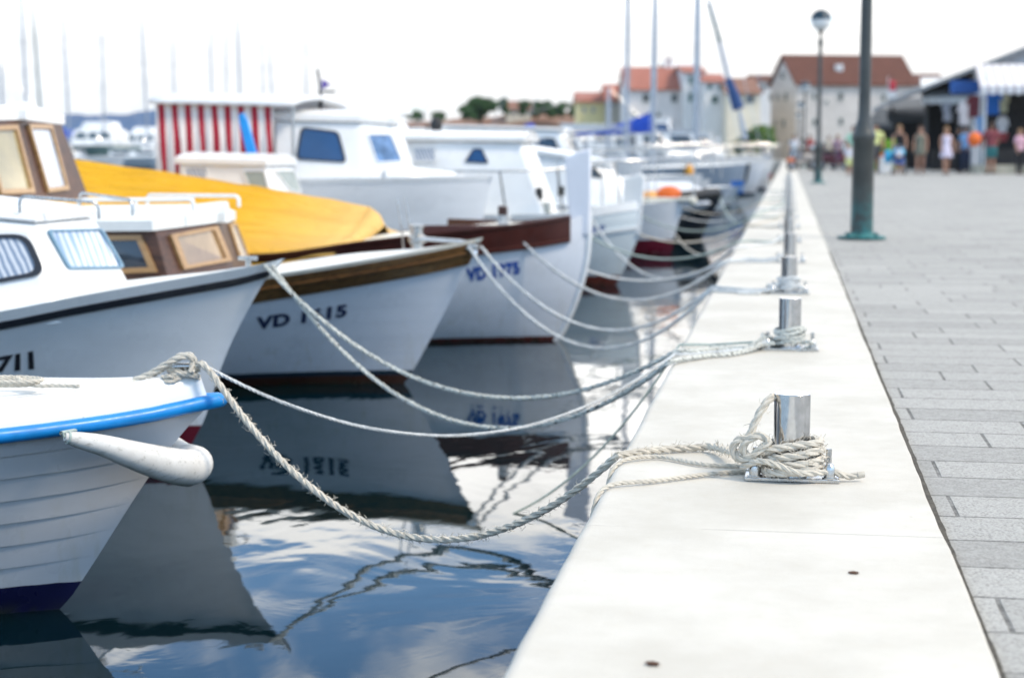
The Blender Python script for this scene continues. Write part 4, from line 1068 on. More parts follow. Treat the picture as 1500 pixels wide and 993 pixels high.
make_boat(93, xat(1131, 93), 8.0, 3.0, 1.1, (0.74, 0.74, 0.74), 'last white cabin boat moored before the quay end', GQ, cabin=[(5.6, 2.4, 1.2, 1.0, 2, GLASSD)])
# a second line of white boats, rafted off the outer pontoon behind the first line (their superstructures crowd the middle distance)
GP = 'white boats crowding the pontoon behind the first row'
def far(px, Y, L, B, F, label, cab, mast=None, cover=None, nm='motor_boat', hc=(0.76, 0.77, 0.78), hd=0.0, trim=None):
    return make_boat(Y, xat(px, Y), L, B, F, hc, label, GP, cabin=cab, mast=mast, cover=cover, name=nm, heading=hd, trim=trim)
far(770, 27, 7.5, 2.6, 1.05, 'white cabin boat with a small round lamp, behind the cruiser cabin', [(5.5, 1.6, 1.15, 0.9, 3, CURTAIN)])
far(862, 33, 8, 2.7, 1.25, 'white motor yacht with a dark trapezoid windscreen above the tall stem post', [(6, 1.8, 0.75, 1.0, 3, GLASSD)])
bb, rr = far(905, 41, 9, 2.9, 1.2, 'white pontoon boat with a bundle of blue canvas at its rail', [(6.5, 2.4, 0.7, 1.0, 3, CURTAIN)])
mb = MB(); mb.blob((-1.7, -0.6, 1.9), (0.16, 0.16, 0.16), 12, jit=0.4); mb.build('canvas_bundle', BLUECANVAS, rr)
far(948, 47, 11, 3.2, 1.25, 'broad white motor yacht with a pale blue side stripe', [(8.5, 4.0, 0.35, 1.2, 4, GLASSD)], trim=mat('pale_blue_stripe', (0.35, 0.48, 0.66), 0.4))
far(1000, 62, 11, 3.4, 1.2, 'white motor yacht showing two dark side windows, left of the yacht masts', [(8.0, 3.2, 0.9, 1.2, 3, GLASSB)], (2.7, 2.6, 0.09, (0, 0)))
far(1050, 78, 10, 3.2, 1.4, 'white pontoon cruiser with green-black windows near the harbour head', [(7.0, 2.6, 1.4, 1.2, 3, GLASSD)])
far(700, 36, 8, 2.8, 1.0, 'white boat whose roof shows over the striped-awning cruiser cabin', [(6, 2.0, 0.55, 1.0, 3, CURTAIN)])
far(830, 56, 12, 3.5, 1.2, 'long low white yacht beneath the hedge line', [(9, 2.5, 0.5, 1.3, 4, CURTAIN)])
far(930, 90, 14, 3.8, 1.6, 'large white motor yacht in front of the yellow house', [(11, 3, 1.0, 1.5, 4, CURTAIN)])
far(790, 100, 15, 4.0, 1.5, 'large white motor yacht below the orange-roofed cottage on the low hill', [(12, 4, 0.9, 1.5, 4, CURTAIN)])
far(700, 120, 14, 4.0, 1.3, 'white motor yacht lying below the largest dark tree', [(11, 3, 0.9, 1.5, 4, GLASSD)])
# ================================================================== fender, bollards, ropes, lamp posts
# long two-ended bow fender hanging under the clinker boat's strake
def L1(px, py, y): return b1.hit_y(px, py, y)
g = G('scuffed_white_vinyl')
n = g.noise(5, 6, 0.65); sc_ = g.noise(9, 6, 0.7, sc=(1, 6, 6))
c = g.mix(g.rng(n, 0.3, 0.7), (0.62, 0.59, 0.54), (0.76, 0.74, 0.70))
c = g.mix(g.rng(sc_, 0.54, 0.70, 0, 0.6), c, (0.24, 0.22, 0.18))
c = g.mix(g.rng(g.noise(26, 6, 0.75, sc=(1, 4, 4)), 0.60, 0.68, 0, 0.6), c, (0.10, 0.10, 0.08))
g.color(c); g.b.inputs['Roughness'].default_value = 0.75; g.bump(n, 0.25, 0.005)
VINYL = g.m
q0 = b1.hit_y(96, 641, -0.30)
ctl = [(L1(95, 640, -0.36), 0.012), (L1(110, 643, -0.345), 0.022), (L1(150, 652, -0.30), 0.032), (L1(200, 668, -0.22), 0.045), (L1(240, 679, -0.15), 0.054), (L1(266, 684, -0.09), 0.058), (L1(281, 684, -0.03), 0.058)]
tipx = L1(290, 684, 0.0)
ctl += [(Vector((tipx.x-0.012, 0.05, tipx.z+0.005)), 0.055)]
ctl += [(Vector((p.x-0.02, -p.y*0.8+0.02, p.z-0.01+0.0)), r_) for p, r_ in reversed(ctl[:6])]
pts, rr_ = [], []
for i in range(len(ctl)-1):
    a0 = ctl[max(i-1, 0)]; a = ctl[i]; b_ = ctl[i+1]; b2_ = ctl[min(i+2, len(ctl)-1)]
    for k in range(5):
        t = k/5
        h = lambda p0, p1, p2, p3: 0.5*((2*p1)+(p2-p0)*t+(2*p0-5*p1+4*p2-p3)*t*t+(3*p1-p0-3*p2+p3)*t**3)
        pts.append(h(a0[0], a[0], b_[0], b2_[0])); rr_.append(max(0.008, 0.95*h(a0[1], a[1], b_[1], b2_[1])))
pts.append(ctl[-1][0]); rr_.append(ctl[-1][1]*0.95)
fe = empty('bow_fender', 'scuffed cream vinyl bow fender bent round the stem under the blue strake', 'fender', b1.o, b1.h)
mb = MB(); mb.tube([Vector(p) for p in pts], rr_, 20); mb.build('fender_body', VINYL, fe, smooth=60)
mb = MB()
seam = [Vector(p)+Vector((0.0, -0.2*r_, -0.98*r_)) for p, r_ in zip(pts, rr_)]
mb.tube(seam, 0.0022, 5); mb.build('seam', mat('grey_seam', (0.20, 0.18, 0.15), 0.7), fe)
mb = MB()
mb.tube([Vector(pts[2]), Vector(pts[3])], rr_[2]+0.004, 14)
e0 = Vector(pts[0]); up = b1.surf(b1.xt-e0.x-0.02, 0.0)
mb.tube([e0, e0+Vector((-0.01, -0.0, 0.012)), Vector((e0.x+0.01, up.y-0.01, up.z-0.01)), Vector((e0.x+0.03, up.y+0.02, up.z+0.02))], 0.006, 6)
mb.build('lashing', ROPEG, fe)
mb = MB(); e1_ = Vector(pts[-1]); mb.tube([e1_, Vector((e1_.x+0.01, -up.y, up.z-0.01))], 0.006, 6); mb.build('lashing', ROPEG, fe)

# ---- rope builders
def resample(pts, step):
    pts = [Vector(p) for p in pts]; d = [0]
    for a, b in zip(pts, pts[1:]): d.append(d[-1]+(b-a).length)
    n = max(2, int(d[-1]/step)); o = []; j = 0
    for k in range(n+1):
        s = d[-1]*k/n
        while j < len(d)-2 and s > d[j+1]: j += 1
        t = (s-d[j])/max(1e-9, d[j+1]-d[j]); o.append(pts[j].lerp(pts[j+1], t))
    return o
def catmull(P, n=8):
    P = [Vector(p) for p in P]; o = []
    for i in range(len(P)-1):
        p0, p1, p2, p3 = P[max(i-1, 0)], P[i], P[i+1], P[min(i+2, len(P)-1)]
        for k in range(n):
            t = k/n; o.append(0.5*((2*p1)+(p2-p0)*t+(2*p0-5*p1+4*p2-p3)*t*t+(3*p1-p0-3*p2+p3)*t**3))
    o.append(P[-1]); return o
def strands(mb, pts, r, pitch=None, n=3, sides=5, step=None, fuzz=0.0, rng=random):
    """laid rope: n strands twisted round the path"""
    pitch = pitch or r*9; step = step or r*0.9
    P = resample(pts, step); m = len(P); prev = None; fr = []
    for i in range(m):
        t = (P[min(i+1, m-1)]-P[max(i-1, 0)]).normalized()
        if prev is None: u = t.cross(Vector((0, 0, 1)) if abs(t.z) < .9 else Vector((1, 0, 0))).normalized()
        else:
            u = prev-t*prev.dot(t); u = u.normalized() if u.length > 1e-6 else t.orthogonal().normalized()
        prev = u; fr.append((u, t.cross(u), t))
    for k in range(n):
        q = []
        for i in range(m):
            a = 2*math.pi*(i*step/pitch+k/n); u, v, t = fr[i]
            q.append(P[i]+(u*math.cos(a)+v*math.sin(a))*r*0.50)
        mb.tube(q, r*0.56, sides)
    if fuzz:
        for _ in range(int(m*fuzz)):
            i = rng.randrange(1, m-1); u, v, t = fr[i]; a = rng.random()*6.28
            d = (u*math.cos(a)+v*math.sin(a)); L = rng.uniform(0.5, 1.5)*r
            p = P[i]+d*r*0.8; mb.tube([p, p+d*L*0.6+t*L*0.4, p+d*L+t*L*rng.uniform(-1, 1.2)], [r*0.09, r*0.08, r*0.05], 3, cap=False)
def sagline(A, E, sag, n=40, px=None):
    A, E = Vector(A), Vector(E); o = []
    for k in range(n+1):
        t = k/n; p = A.lerp(E, t); p.z -= sag*4*t*(1-t); o.append(p)
    return o
def edge(px, py, dz=0.012):
    """where a rope crosses the water-side edge of the coping, seen at this pixel height"""
    p = onz(px, py, dz); return Vector((XL+0.004, p.y, dz))
def top(px, py, dz=0.012): return onz(px, py, dz)

BX = 0.02
# ---- bollards
bol = []
def make_bollard(loc, label):
    r = empty('mooring_bollard', label, 'bollard', loc, 0.0, 'steel mooring bollards on the coping')
    mb = MB(); mb.box((0.002, 0, 0.005), (0.228, 0.135, 0.010)); mb.build('base_plate', STEELSAT, r, bevel=0.002)
    mb = MB(); mb.lathe([(0.0, 0.010), (0.055, 0.010), (0.055, 0.014), (0.0445, 0.016), (0.0445, 0.2085), (0.043, 0.2105), (0.0, 0.211)], (0, 0, 0), 40); mb.build('post', STEEL, r, smooth=35)
    for (x, y, h) in ((-0.088, -0.052, 0), (0.092, -0.052, 0), (0.092, 0.046, 1), (-0.088, 0.046, 1)):
        mb = MB()
        mb.lathe([(0.0, 0.0102), (0.018, 0.0102), (0.018, 0.013), (0.0, 0.013)], (x, y, 0), 16)
        pr = [(0.0135, 0.0132), (0.0135, 0.032), (0.0115, 0.040), (0.007, 0.046), (0.0, 0.0475)] if not h else [(0.0135, 0.0132), (0.0135, 0.026), (0.0075, 0.027), (0.0075, 0.066), (0.0, 0.0665)]
        mb.lathe([(0.0, 0.0131)]+pr, (x, y, 0), 6 if h else 14)
        mb.build('bolt', STEELSAT, r, smooth=40)
    return r
ynear = onz(1163, 699, 0).y
SP = 2.78
lab0 = ['nearest polished steel bollard, in sharp focus, wound with thick cream rope',
 'second bollard from the camera, wound with flecked rope above a tangle of ends']
ordn = ['third', 'fourth', 'fifth', 'sixth', 'seventh', 'eighth', 'ninth', 'tenth', 'eleventh', 'twelfth', 'thirteenth', 'fourteenth', 'fifteenth', 'sixteenth', 'seventeenth', 'eighteenth', 'nineteenth', 'twentieth']
for i in range(18):
    y = ynear+SP*i if i < 3 else ynear+SP*i
    lab = lab0[i] if i < 2 else 'steel bollard standing %s from the camera along the white coping' % ordn[i-2]
    if i == 0: bol.append(make_bollard(Vector((BX, y, 0)), lab))
    else:
        c = copy_tree(bol[0]); c.location = (BX+random.uniform(-0.006, 0.006), y, 0.0); c['label'] = lab; bol.append(c)
B = [Vector(o.location) for o in bol]

def coil(mb, c, r, turns, z0, z1, rad, seed, jit=0.35, fuzz=0.0, pitch=None):
    rg = random.Random(seed); pts = []; n = int(turns*22)
    ph = rg.random()*6.28
    for k in range(n+1):
        t = k/n; a = ph+2*math.pi*turns*t
        z = z0+(z1-z0)*(0.5-0.5*math.cos(math.pi*t*1.0))+r*jit*math.sin(a*1.0+seed)+r*jit*0.8*math.sin(a*2.3+1)
        R_ = rad+r*(1.0+0.55*math.sin(a*0.37+seed)**2+0.25*rg.uniform(-1, 1)*0.3)
        pts.append(Vector((c[0]+R_*math.cos(a), c[1]+R_*math.sin(a), c[2]+z)))
    strands(mb, pts, r, fuzz=fuzz, rng=rg, pitch=pitch); return pts
def rope_thing(name, label, mb, m, group='mooring ropes', o0=None):
    if mb.v:
        # origin at the first vertex
        p0 = Vector(mb.v[0]) if o0 is None else Vector(o0); mb.v = [tuple(Vector(v)-p0) for v in mb.v]
    o = mb.build(name, m, None, smooth=60, fix=False); o.location = p0
    return tag(o, label, 'rope', group)

# rope 1: thick cream line from the clinker boat to the nearest bollard, wound round it
A1 = B1CLEAT+Vector((0.05, -0.01, 0.05))
b0 = B[0]; rr0 = 0.0105
E1 = edge(922, 667)
K1 = b0+Vector((-0.098, -0.035, 0.050))
over = A1+Vector((0.06, -0.01, -0.02))
span = sagline(over, E1, 0.355, 60)
path = [A1, A1+Vector((0.03, -0.005, 0.008))]+span+catmull([E1, top(960, 659), top(1010, 656), top(1050, 655, 0.02), K1], 8)[1:]
mb = MB(); strands(mb, path, rr0, fuzz=2.6, rng=random.Random(3))
# turns round the post
rg = random.Random(11)
pts = catmull([K1, b0+Vector((-0.062, -0.058, 0.075)), b0+Vector((0.0, -0.062, 0.088)), b0+Vector((0.058, -0.045, 0.094)), b0+Vector((0.068, 0.01, 0.09)), b0+Vector((0.03, 0.062, 0.085)), b0+Vector((-0.04, 0.058, 0.078)),
  b0+Vector((-0.072, 0.0, 0.070)), b0+Vector((-0.045, -0.058, 0.058)), b0+Vector((0.01, -0.072, 0.066)), b0+Vector((0.062, -0.050, 0.076)), b0+Vector((0.072, 0.01, 0.070)), b0+Vector((0.03, 0.066, 0.060)), b0+Vector((-0.045, 0.06, 0.055)),
  b0+Vector((-0.074, 0.0, 0.048)), b0+Vector((-0.04, -0.064, 0.040)), b0+Vector((0.02, -0.076, 0.046)), b0+Vector((0.066, -0.048, 0.052)), b0+Vector((0.072, 0.015, 0.048)), b0+Vector((0.02, 0.068, 0.04)), b0+Vector((-0.05, 0.058, 0.035)),
  b0+Vector((-0.078, -0.01, 0.03)), b0+Vector((-0.05, -0.07, 0.024)), b0+Vector((0.01, -0.084, 0.028)), b0+Vector((0.06, -0.060, 0.034)), b0+Vector((0.072, 0.0, 0.036))], 7)
strands(mb, pts, rr0, fuzz=2.0, rng=rg)
# the knot at the left side and the loop rising against the post
pts = catmull([b0+Vector((-0.050, -0.018, 0.20)), b0+Vector((-0.062, -0.03, 0.190)), b0+Vector((-0.078, -0.04, 0.165)), b0+Vector((-0.094, -0.045, 0.13)), b0+Vector((-0.105, -0.05, 0.105)), b0+Vector((-0.130, -0.05, 0.098)), b0+Vector((-0.142, -0.045, 0.075)), b0+Vector((-0.128, -0.05, 0.052)),
  b0+Vector((-0.100, -0.062, 0.058)), b0+Vector((-0.075, -0.065, 0.08)), b0+Vector((-0.055, -0.062, 0.098)), b0+Vector((-0.08, -0.058, 0.112)), b0+Vector((-0.115, -0.055, 0.09)), b0+Vector((-0.11, -0.052, 0.062)), b0+Vector((-0.07, -0.07, 0.046))], 7)
strands(mb, pts, rr0*0.98, fuzz=0.9, rng=rg)
pts = catmull([b0+Vector((-0.050, -0.018, 0.20)), b0+Vector((-0.03, 0.04, 0.19)), b0+Vector((0.0, 0.06, 0.15)), b0+Vector((-0.03, 0.06, 0.09))], 7)
strands(mb, pts, rr0*0.98, rng=rg)
# free end lying towards the pavement
pts = catmull([b0+Vector((-0.120, -0.05, 0.030)), b0+Vector((-0.08, -0.078, 0.052)), b0+Vector((-0.04, -0.088, 0.048)), b0+Vector((0.01, -0.092, 0.030)), b0+Vector((0.06, -0.075, 0.026)), b0+Vector((0.098, -0.050, 0.026)), b0+Vector((0.135, -0.035, 0.013)), b0+Vector((0.165, -0.030, 0.016))], 7)
strands(mb, pts, rr0*0.8, rng=rg)
mb.tube([b0+Vector((0.160, -0.031, 0.016)), b0+Vector((0.176, -0.027, 0.018))], rr0*0.8, 8)
rope_thing('mooring_rope', 'thick frayed cream rope sagging from the blue-striped boat to the nearest bollard', mb, ROPE)
# cream lashing heaped on the clinker boat's bow cleat
mb = MB(); rg = random.Random(5); cc = B1CLEAT
def heap(mb, c, sx_, sy_, sz_, r, n, seed, fuzz=0.3):
    rg = random.Random(seed); pts = []
    for k in range(n):
        a = k*2.1+rg.uniform(-.5, .5); f = rg.uniform(0.35, 1)
        pts.append(Vector(c)+Vector((sx_*f*math.cos(a), sy_*f*math.sin(a), r+sz_*rg.random()*(1.15-f))))
    strands(mb, catmull(pts, 6), r, fuzz=fuzz, rng=rg)
heap(mb, cc+Vector((0.01, 0, 0.0)), 0.055, 0.04, 0.06, 0.009, 22, 5)
strands(mb, catmull([cc+Vector((-0.13, -0.04, 0.003)), cc+Vector((-0.07, -0.04, 0.03)), cc+Vector((-0.02, -0.035, 0.06)), cc+Vector((0.03, -0.02, 0.08)), cc+Vector((0.055, -0.01, 0.065)), cc+Vector((0.06, 0, 0.03))], 7), 0.0105, fuzz=0.5, rng=rg)
strands(mb, catmull([cc+Vector((-0.11, 0.0, 0.005)), cc+Vector((-0.05, 0.01, 0.04)), cc+Vector((0.0, 0.0, 0.075)), cc+Vector((0.045, 0.0, 0.075)), cc+Vector((0.05, -0.03, 0.03))], 7), 0.0105, fuzz=0.5, rng=rg)
heap(mb, cc+Vector((-0.02, -0.045, 0.0)), 0.03, 0.015, 0.035, 0.004, 26, 9, 0.0)
rope_thing('rope_lashing', 'knotted cream rope heaped over the bow cleat of the blue-striped boat', mb, ROPE, 'rope coils and lashings')
# small coil on its foredeck
mb = MB(); c = W1(b1.hit_z(25, 565, B1CLEAT.z-WATER+0.004)); pts = []
for k in range(70):
    a = k/70*3.3*2*math.pi; rd = 0.05+0.010*k/14*0.5; pts.append(c+Vector((-0.03+rd*1.5*math.cos(a), 0.8*rd*math.sin(a), 0.006+0.006*(k//24))))
pts += catmull([pts[-1], c+Vector((0.06, -0.02, 0.006)), c+Vector((0.13, -0.012, 0.005)), c+Vector((0.20, -0.01, 0.004))], 6)[1:]
strands(mb, pts, 0.0065, rng=rg); rope_thing('rope_coil', 'flat coil of cream rope on the foredeck of the blue-striped boat', mb, ROPE, 'rope coils and lashings')

# rope 1b / 1c: thinner lines from the first bollard over the edge and down the wall
for (pxs, rad, lab, m, seed) in (
    ([(1092, 683), (1030, 680), (965, 669), (915, 676)], 0.0058, 'thin cream rope running over the coping edge, nearest the thick rope', ROPE, 1),
    ([(1096, 690), (1040, 694), (960, 704), (905, 712)], 0.0062, 'thin cream rope curving over the coping edge below its twin', ROPE, 2)):
    P_t = [b0+Vector((-0.06, -0.068, 0.03))]+[top(x, y, 0.0075) for x, y in pxs[:-1]]
    e = edge(pxs[-1][0], pxs[-1][1], 0.006); e.x = XL+0.02
    P_t += [e, Vector((XL-0.010, e.y-0.05, -0.045)), Vector((XL-0.012, e.y-0.11, -0.16)), Vector((XL-0.008, e.y-0.18, -0.35)), Vector((XL-0.0, e.y-0.22, WATER-0.1))]
    mb = MB(); strands(mb, catmull(P_t, 10), rad, rng=random.Random(seed)); rope_thing('mooring_rope', lab, mb, m)

def line(name, label, A, Epx, bi, sag, r, m, att=(-0.05, -0.04, 0.06), wig=0.01, mid=None, seed=0, laid=True):
    rg = random.Random(seed); E = edge(*Epx); tgt = B[bi]+Vector(att)
    pts = sagline(A, E, sag, 50)
    n = 5; lie = []
    for k in range(1, n):
        t = k/n; p = E.lerp(tgt, t); p.z = 0.010+max(0, t-0.75)*4*(tgt.z-0.01)*0.6; p.y += wig*rg.uniform(-1, 1)*3; lie.append(p)
    path = pts+catmull([E]+lie+[tgt], 6)[1:]
    mb = MB()
    if laid: strands(mb, path, r, sides=4, step=r*1.5)
    else: mb.tube(resample(path, 0.05), r, 6)
    return rope_thing(name, label, mb, m)
# from 711: two flecked ropes to the second bollard
line('mooring_rope', 'upper flecked white rope from boat 711 to the second bollard', B2CLEAT+Vector((0.08, -0.02, -0.02)), (985, 514), 1, 0.37, 0.0105, ROPEF, att=(-0.10, -0.02, 0.05), seed=1)
line('mooring_rope', 'lower flecked white rope from boat 711 to the second bollard', B2CLEAT+Vector((0.10, 0.02, -0.02)), (975, 530), 1, 0.47, 0.0105, ROPEF, att=(-0.10, -0.05, 0.03), seed=2)
# thin white from the clinker boat to the second bollard
line('mooring_rope', 'thin white braided rope from the blue-striped boat to the second bollard', B1CLEAT+Vector((0.06, 0.03, 0.05)), (990, 519), 1, 0.27, 0.0062, ROPEW, att=(-0.09, -0.06, 0.04), seed=3)
# from 1615 to the third bollard
line('mooring_rope', 'near white rope of the pair from the oak-trimmed boat VD 1615', B3CLEAT+Vector((-0.03, -0.02, 0)), (1035, 425), 2, 0.46, 0.011, ROPEW, seed=4)
line('mooring_rope', 'far white rope of the pair from the oak-trimmed boat VD 1615', B3CLEAT+Vector((0.03, 0.05, 0)), (1040, 420), 2, 0.37, 0.011, ROPEW, seed=5)
# from 1975 to the fourth bollard
line('mooring_rope', 'white rope from the dark bitt of VD 1975 to the fourth bollard', B4CLEAT, (1072, 383), 3, 0.42, 0.013, ROPEW, seed=6)
mb = MB(); cb_ = B4CLEAT; rg = random.Random(8)
for k in range(3): strands(mb, [cb_+Vector((0.045*math.cos(a), 0.035+0.05*math.sin(a), -0.012+0.018*k)) for a in np.linspace(0, 6.28, 14)], 0.010, sides=4)
for k in range(4): strands(mb, catmull([cb_+Vector((0.0, -0.03, 0.0)), cb_+Vector((rg.uniform(-.04, .04), -0.05, -0.05)), cb_+Vector((rg.uniform(-.06, .06), -0.045, -0.13+0.03*rg.random()))], 5), 0.009, sides=4)
rope_thing('rope_lashing', 'white rope ends knotted and dangling at the dark bitt of VD 1975', mb, ROPEW, 'rope coils and lashings')
c7p = b7.o+b7.surf(0.15, -0.05)
line('mooring_rope', 'pale rope from the round-bowed boat with red-brown bottom', b7.o+b7.hit_y(868, 322, -0.4), (1085, 364), 4, 0.42, 0.012, ROPEW, seed=7, laid=False)
line('mooring_rope', 'pale rope from the boat carrying orange buoys', b8.o+b8.hit_y(990, 345, 0), (1098, 330), 6, 0.30, 0.012, ROPE, seed=8, laid=False)
line('mooring_rope', 'grey rope low over the water from the black-hulled tender', Vector((xat(1055, 27.5), 27.5, 0.05)), (1103, 316), 8, 0.22, 0.014, ROPEG, seed=9, laid=False)
# a thin dark-green wet line from bollard 2 down to the water
E = edge(1005, 505); W_ = onz(752, 752, WATER)
pts = sagline(E, W_, 0.10, 30)+[W_+Vector((-0.1, -0.12, -0.25))]
mb = MB(); strands(mb, [B[1]+Vector((-0.1, 0, 0.03)), top(1040, 505, 0.01)]+pts, 0.0055, sides=4, step=0.008)
rope_thing('mooring_rope', 'thin pale green rope running down from the second bollard into the water', mb, ROPEG)
# coils round bollards 2..8 with loose ends
for i in range(1, 3):
    mb = MB(); c = B[i]; rg = random.Random(30+i)
    coil(mb, c, 0.009 if i == 1 else 0.0095, 4.5 if i < 3 else 3.0, 0.03, 0.085 if i < 3 else 0.06, 0.047, i*1.7, 0.6, pitch=0.07)
    if i < 3:
        heap(mb, c+Vector((-0.095, -0.01, 0.0)), 0.05, 0.045, 0.075, 0.0085, 20, 40+i, 0.3)
        pts = catmull([c+Vector((-0.06, -0.06, 0.03)), c+Vector((-0.20, -0.08, 0.012)), c+Vector((-0.32, -0.05, 0.010)), c+Vector((-0.16, -0.12, 0.011)), c+Vector((-0.28, -0.14, 0.010))], 8); strands(mb, pts, 0.008, rng=rg)
        pts = catmull([c+Vector((0.05, -0.05, 0.03)), c+Vector((0.08, -0.08, 0.04)), c+Vector((0.10, -0.04, 0.02)), c+Vector((0.06, -0.07, 0.015))], 8); strands(mb, pts, 0.008, rng=rg)
    rope_thing('rope_coil', 'rope wound round the %s bollard from the camera' % (['second']+ordn)[i-1], mb, [None, ROPEF, ROPEW, ROPEW, ROPE, ROPEG, ROPE, ROPEW, ROPE][i], 'rope coils and lashings')
# slack lines lying across the coping farther along
for i, (y, kind) in enumerate([(B[3].y+0.1, ROPEW), (B[4].y-0.1, ROPEG), (B[5].y+0.1, ROPE), (B[6].y, ROPEG), (B[7].y-0.1, ROPEW), (B[8].y+0.1, ROPE), (B[9].y, ROPEG), (B[10].y+0.2, ROPEW), (B[11].y, ROPEG)]):
    rg = random.Random(60+i); e = Vector((XL+0.01, y+rg.uniform(-.2, .2), 0.010))
    pts = [Vector((-2.0, y+rg.uniform(-.5, .8), 0.18))]; pts = sagline(pts[0], e, 0.25, 14)+catmull([e, Vector((-0.3, y+0.06, 0.011)), Vector((-0.15, y-0.03, 0.011)), Vector((BX-0.05, y-0.02, 0.04))], 5)[1:]
    mb = MB(); mb.tube(pts, 0.011, 6)
    rope_thing('mooring_rope', 'slack rope lying across the coping at the %s bollard' % ordn[i+1], mb, kind)
# debris on the coping
for (px, py, s_, lab) in ((1251, 839, 0.010, 'small rusty crumb lying on the white coping beyond the near corner'), (956, 972, 0.012, 'small dark stain-like flake at the front of the coping')):
    p = onz(px, py, 0.002); mb = MB(); mb.blob((0, 0, 0.001), (s_, s_*0.55, 0.003), 8, jit=0.6, seed=px)
    o = mb.build('debris_flake', mat('rusty_brown', (0.10, 0.05, 0.03), 0.9)); o.location = p; tag(o, lab, 'debris', 'bits of debris on the coping')

# ---- lamp posts
def lamp_post(loc, label, g=None):
    r = empty('street_lamp', label, 'street lamp', loc, 0, 'green globe street lamps along the quay')
    TEAL = mat('weathered_teal_paint', (0.03, 0.16, 0.16), 0.55, var=0.5, scale=14, bump=0.2, bscale=60)
    mb = MB(); mb.lathe([(0, 0), (0.225, 0), (0.225, 0.018), (0.15, 0.03), (0.125, 0.05), (0.0, 0.05)], (0, 0, 0), 28)
    for k in range(4):
        a = math.pi/4+k*math.pi/2; mb.lathe([(0, 0.018), (0.018, 0.018), (0.018, 0.05), (0, 0.052)], (0.18*math.cos(a), 0.18*math.sin(a), 0), 6)
    mb.build('base_flange', TEAL, r, smooth=35)
    gg = MATS.get('lamp_post_paint')
    if not gg:
        q = G('lamp_post_paint'); z = q.sep()[2]
        rust = q.math('MULTIPLY', q.rng(z, 0.05, 0.55, 1, 0), q.rng(q.noise(7, 5, 0.65), 0.35, 0.6))
        c = q.mix(q.rng(q.noise(5, 5), 0.3, 0.7), (0.034, 0.038, 0.036), (0.060, 0.064, 0.060))
        q.color(q.mix(rust, c, (0.03, 0.15, 0.15))); q.b.inputs['Roughness'].default_value = 0.42
        q.bump(q.noise(30, 4), 0.2, 0.004); MATS['lamp_post_paint'] = gg = q.m
    mb = MB(); mb.lathe([(0, 0.03), (0.105, 0.03), (0.102, 0.25), (0.100, 0.90), (0.110, 0.92), (0.110, 0.955), (0.098, 0.975), (0.086, 1.02), (0.060, 1.10), (0.055, 1.20), (0.050, 3.40), (0.0, 3.40)], (0, 0, 0), 28)
    mb.build('post', gg, r, smooth=35)
    mb = MB(); mb.lathe([(0, 3.38), (0.03, 3.38), (0.035, 3.43), (0.065, 3.50), (0.065, 3.60), (0.03, 3.68), (0.028, 3.76), (0.075, 3.82), (0.10, 3.85), (0.0, 3.85)], (0, 0, 0), 20); mb.build('finial', LAMPGREEN, r, smooth=40)
    mb = MB(); pr = [(0.0, 3.80)]+[(0.26*math.sin(a), 4.12-0.27*math.cos(a)) for a in np.linspace(0.35, math.pi*0.5, 10)]+[(0, 4.12)]; mb.lathe(pr, (0, 0, 0), 28); mb.build('globe', mat('opal_lamp_glass', (0.80, 0.81, 0.80), 0.25), r, smooth=60)
    mb = MB(); pr = [(0.0, 4.122), (0.268, 4.122)]+[(0.268*math.cos(a), 4.13+0.26*math.sin(a)) for a in np.linspace(0.0, math.pi*0.5, 10)]; mb.lathe(pr, (0, 0, 0), 28); mb.build('hood', mat('dark_blue_green_hood', (0.010, 0.035, 0.055), 0.3), r, smooth=50)
    return r
LP = [onz(1262, 349, 0)]
l0 = lamp_post(LP[0], 'nearest dark green street lamp post with a weathered teal foot')
for (px, D, lab) in ((1198, 0, 'second green street lamp, its two-tone globe clear against the sky'), (1178, 88, 'third street lamp, blue-hooded globe before the stone house'), (1172, 122, 'fourth street lamp, lower blue hood just under the third'), (1168, 160, 'farthest visible street lamp in front of the stone house')):
    p = onz(px, 268, 0) if D == 0 else V(px, HZ, D); p.z = -0.01
    c = copy_tree(l0); c.location = p; c['label'] = lab
# ================================================================== village, hills, trees, far marina
def wallmat(name, c, stone=False):
    g = G(name); n = g.noise(0.6, 6, 0.65); n2 = g.noise(5, 5, 0.6)
    col = g.mix(g.rng(n, 0.3, 0.7), dk(c, 0.86), c); col = g.mix(g.rng(n2, 0.5, 0.75, 0, 0.3), col, dk(c, 0.7))
    if stone:
        br = g.n('ShaderNodeTexBrick'); br.inputs['Scale'].default_value = 1; br.inputs['Brick Width'].default_value = 0.6; br.inputs['Row Height'].default_value = 0.28; br.inputs['Mortar Size'].default_value = 0.02
        g.l(g.map(g.obj, rot=(math.pi/2, 0, 0)), br.inputs['Vector'])
        br.inputs['Color1'].default_value = (*c, 1); br.inputs['Color2'].default_value = (*dk(c, 0.7), 1); br.inputs['Mortar'].default_value = (*dk(c, 0.55), 1)
        col = g.mix(0.45, col, br.outputs['Color'])
    g.color(col); g.b.inputs['Roughness'].default_value = 0.9; g.bump(n2, 0.4, 0.03); return g.m
def roofmat(name, c):
    g = G(name); wv = g.n('ShaderNodeTexWave'); wv.inputs['Scale'].default_value = 1.3; wv.bands_direction = 'X'; g.l(g.obj, wv.inputs['Vector'])
    col = g.mix(g.rng(g.noise(1.5, 6, 0.7), 0.3, 0.7), dk(c, 0.7), c); col = g.mix(g.rng(g.noise(9, 4), 0.5, 0.7, 0, 0.4), col, dk(c, 0.6))
    g.color(col); g.b.inputs['Roughness'].default_value = 0.85; g.bump(wv.outputs[0], 0.7, 0.08); return g.m
SHUT = mat('dark_window_opening', (0.03, 0.035, 0.04), 0.25)
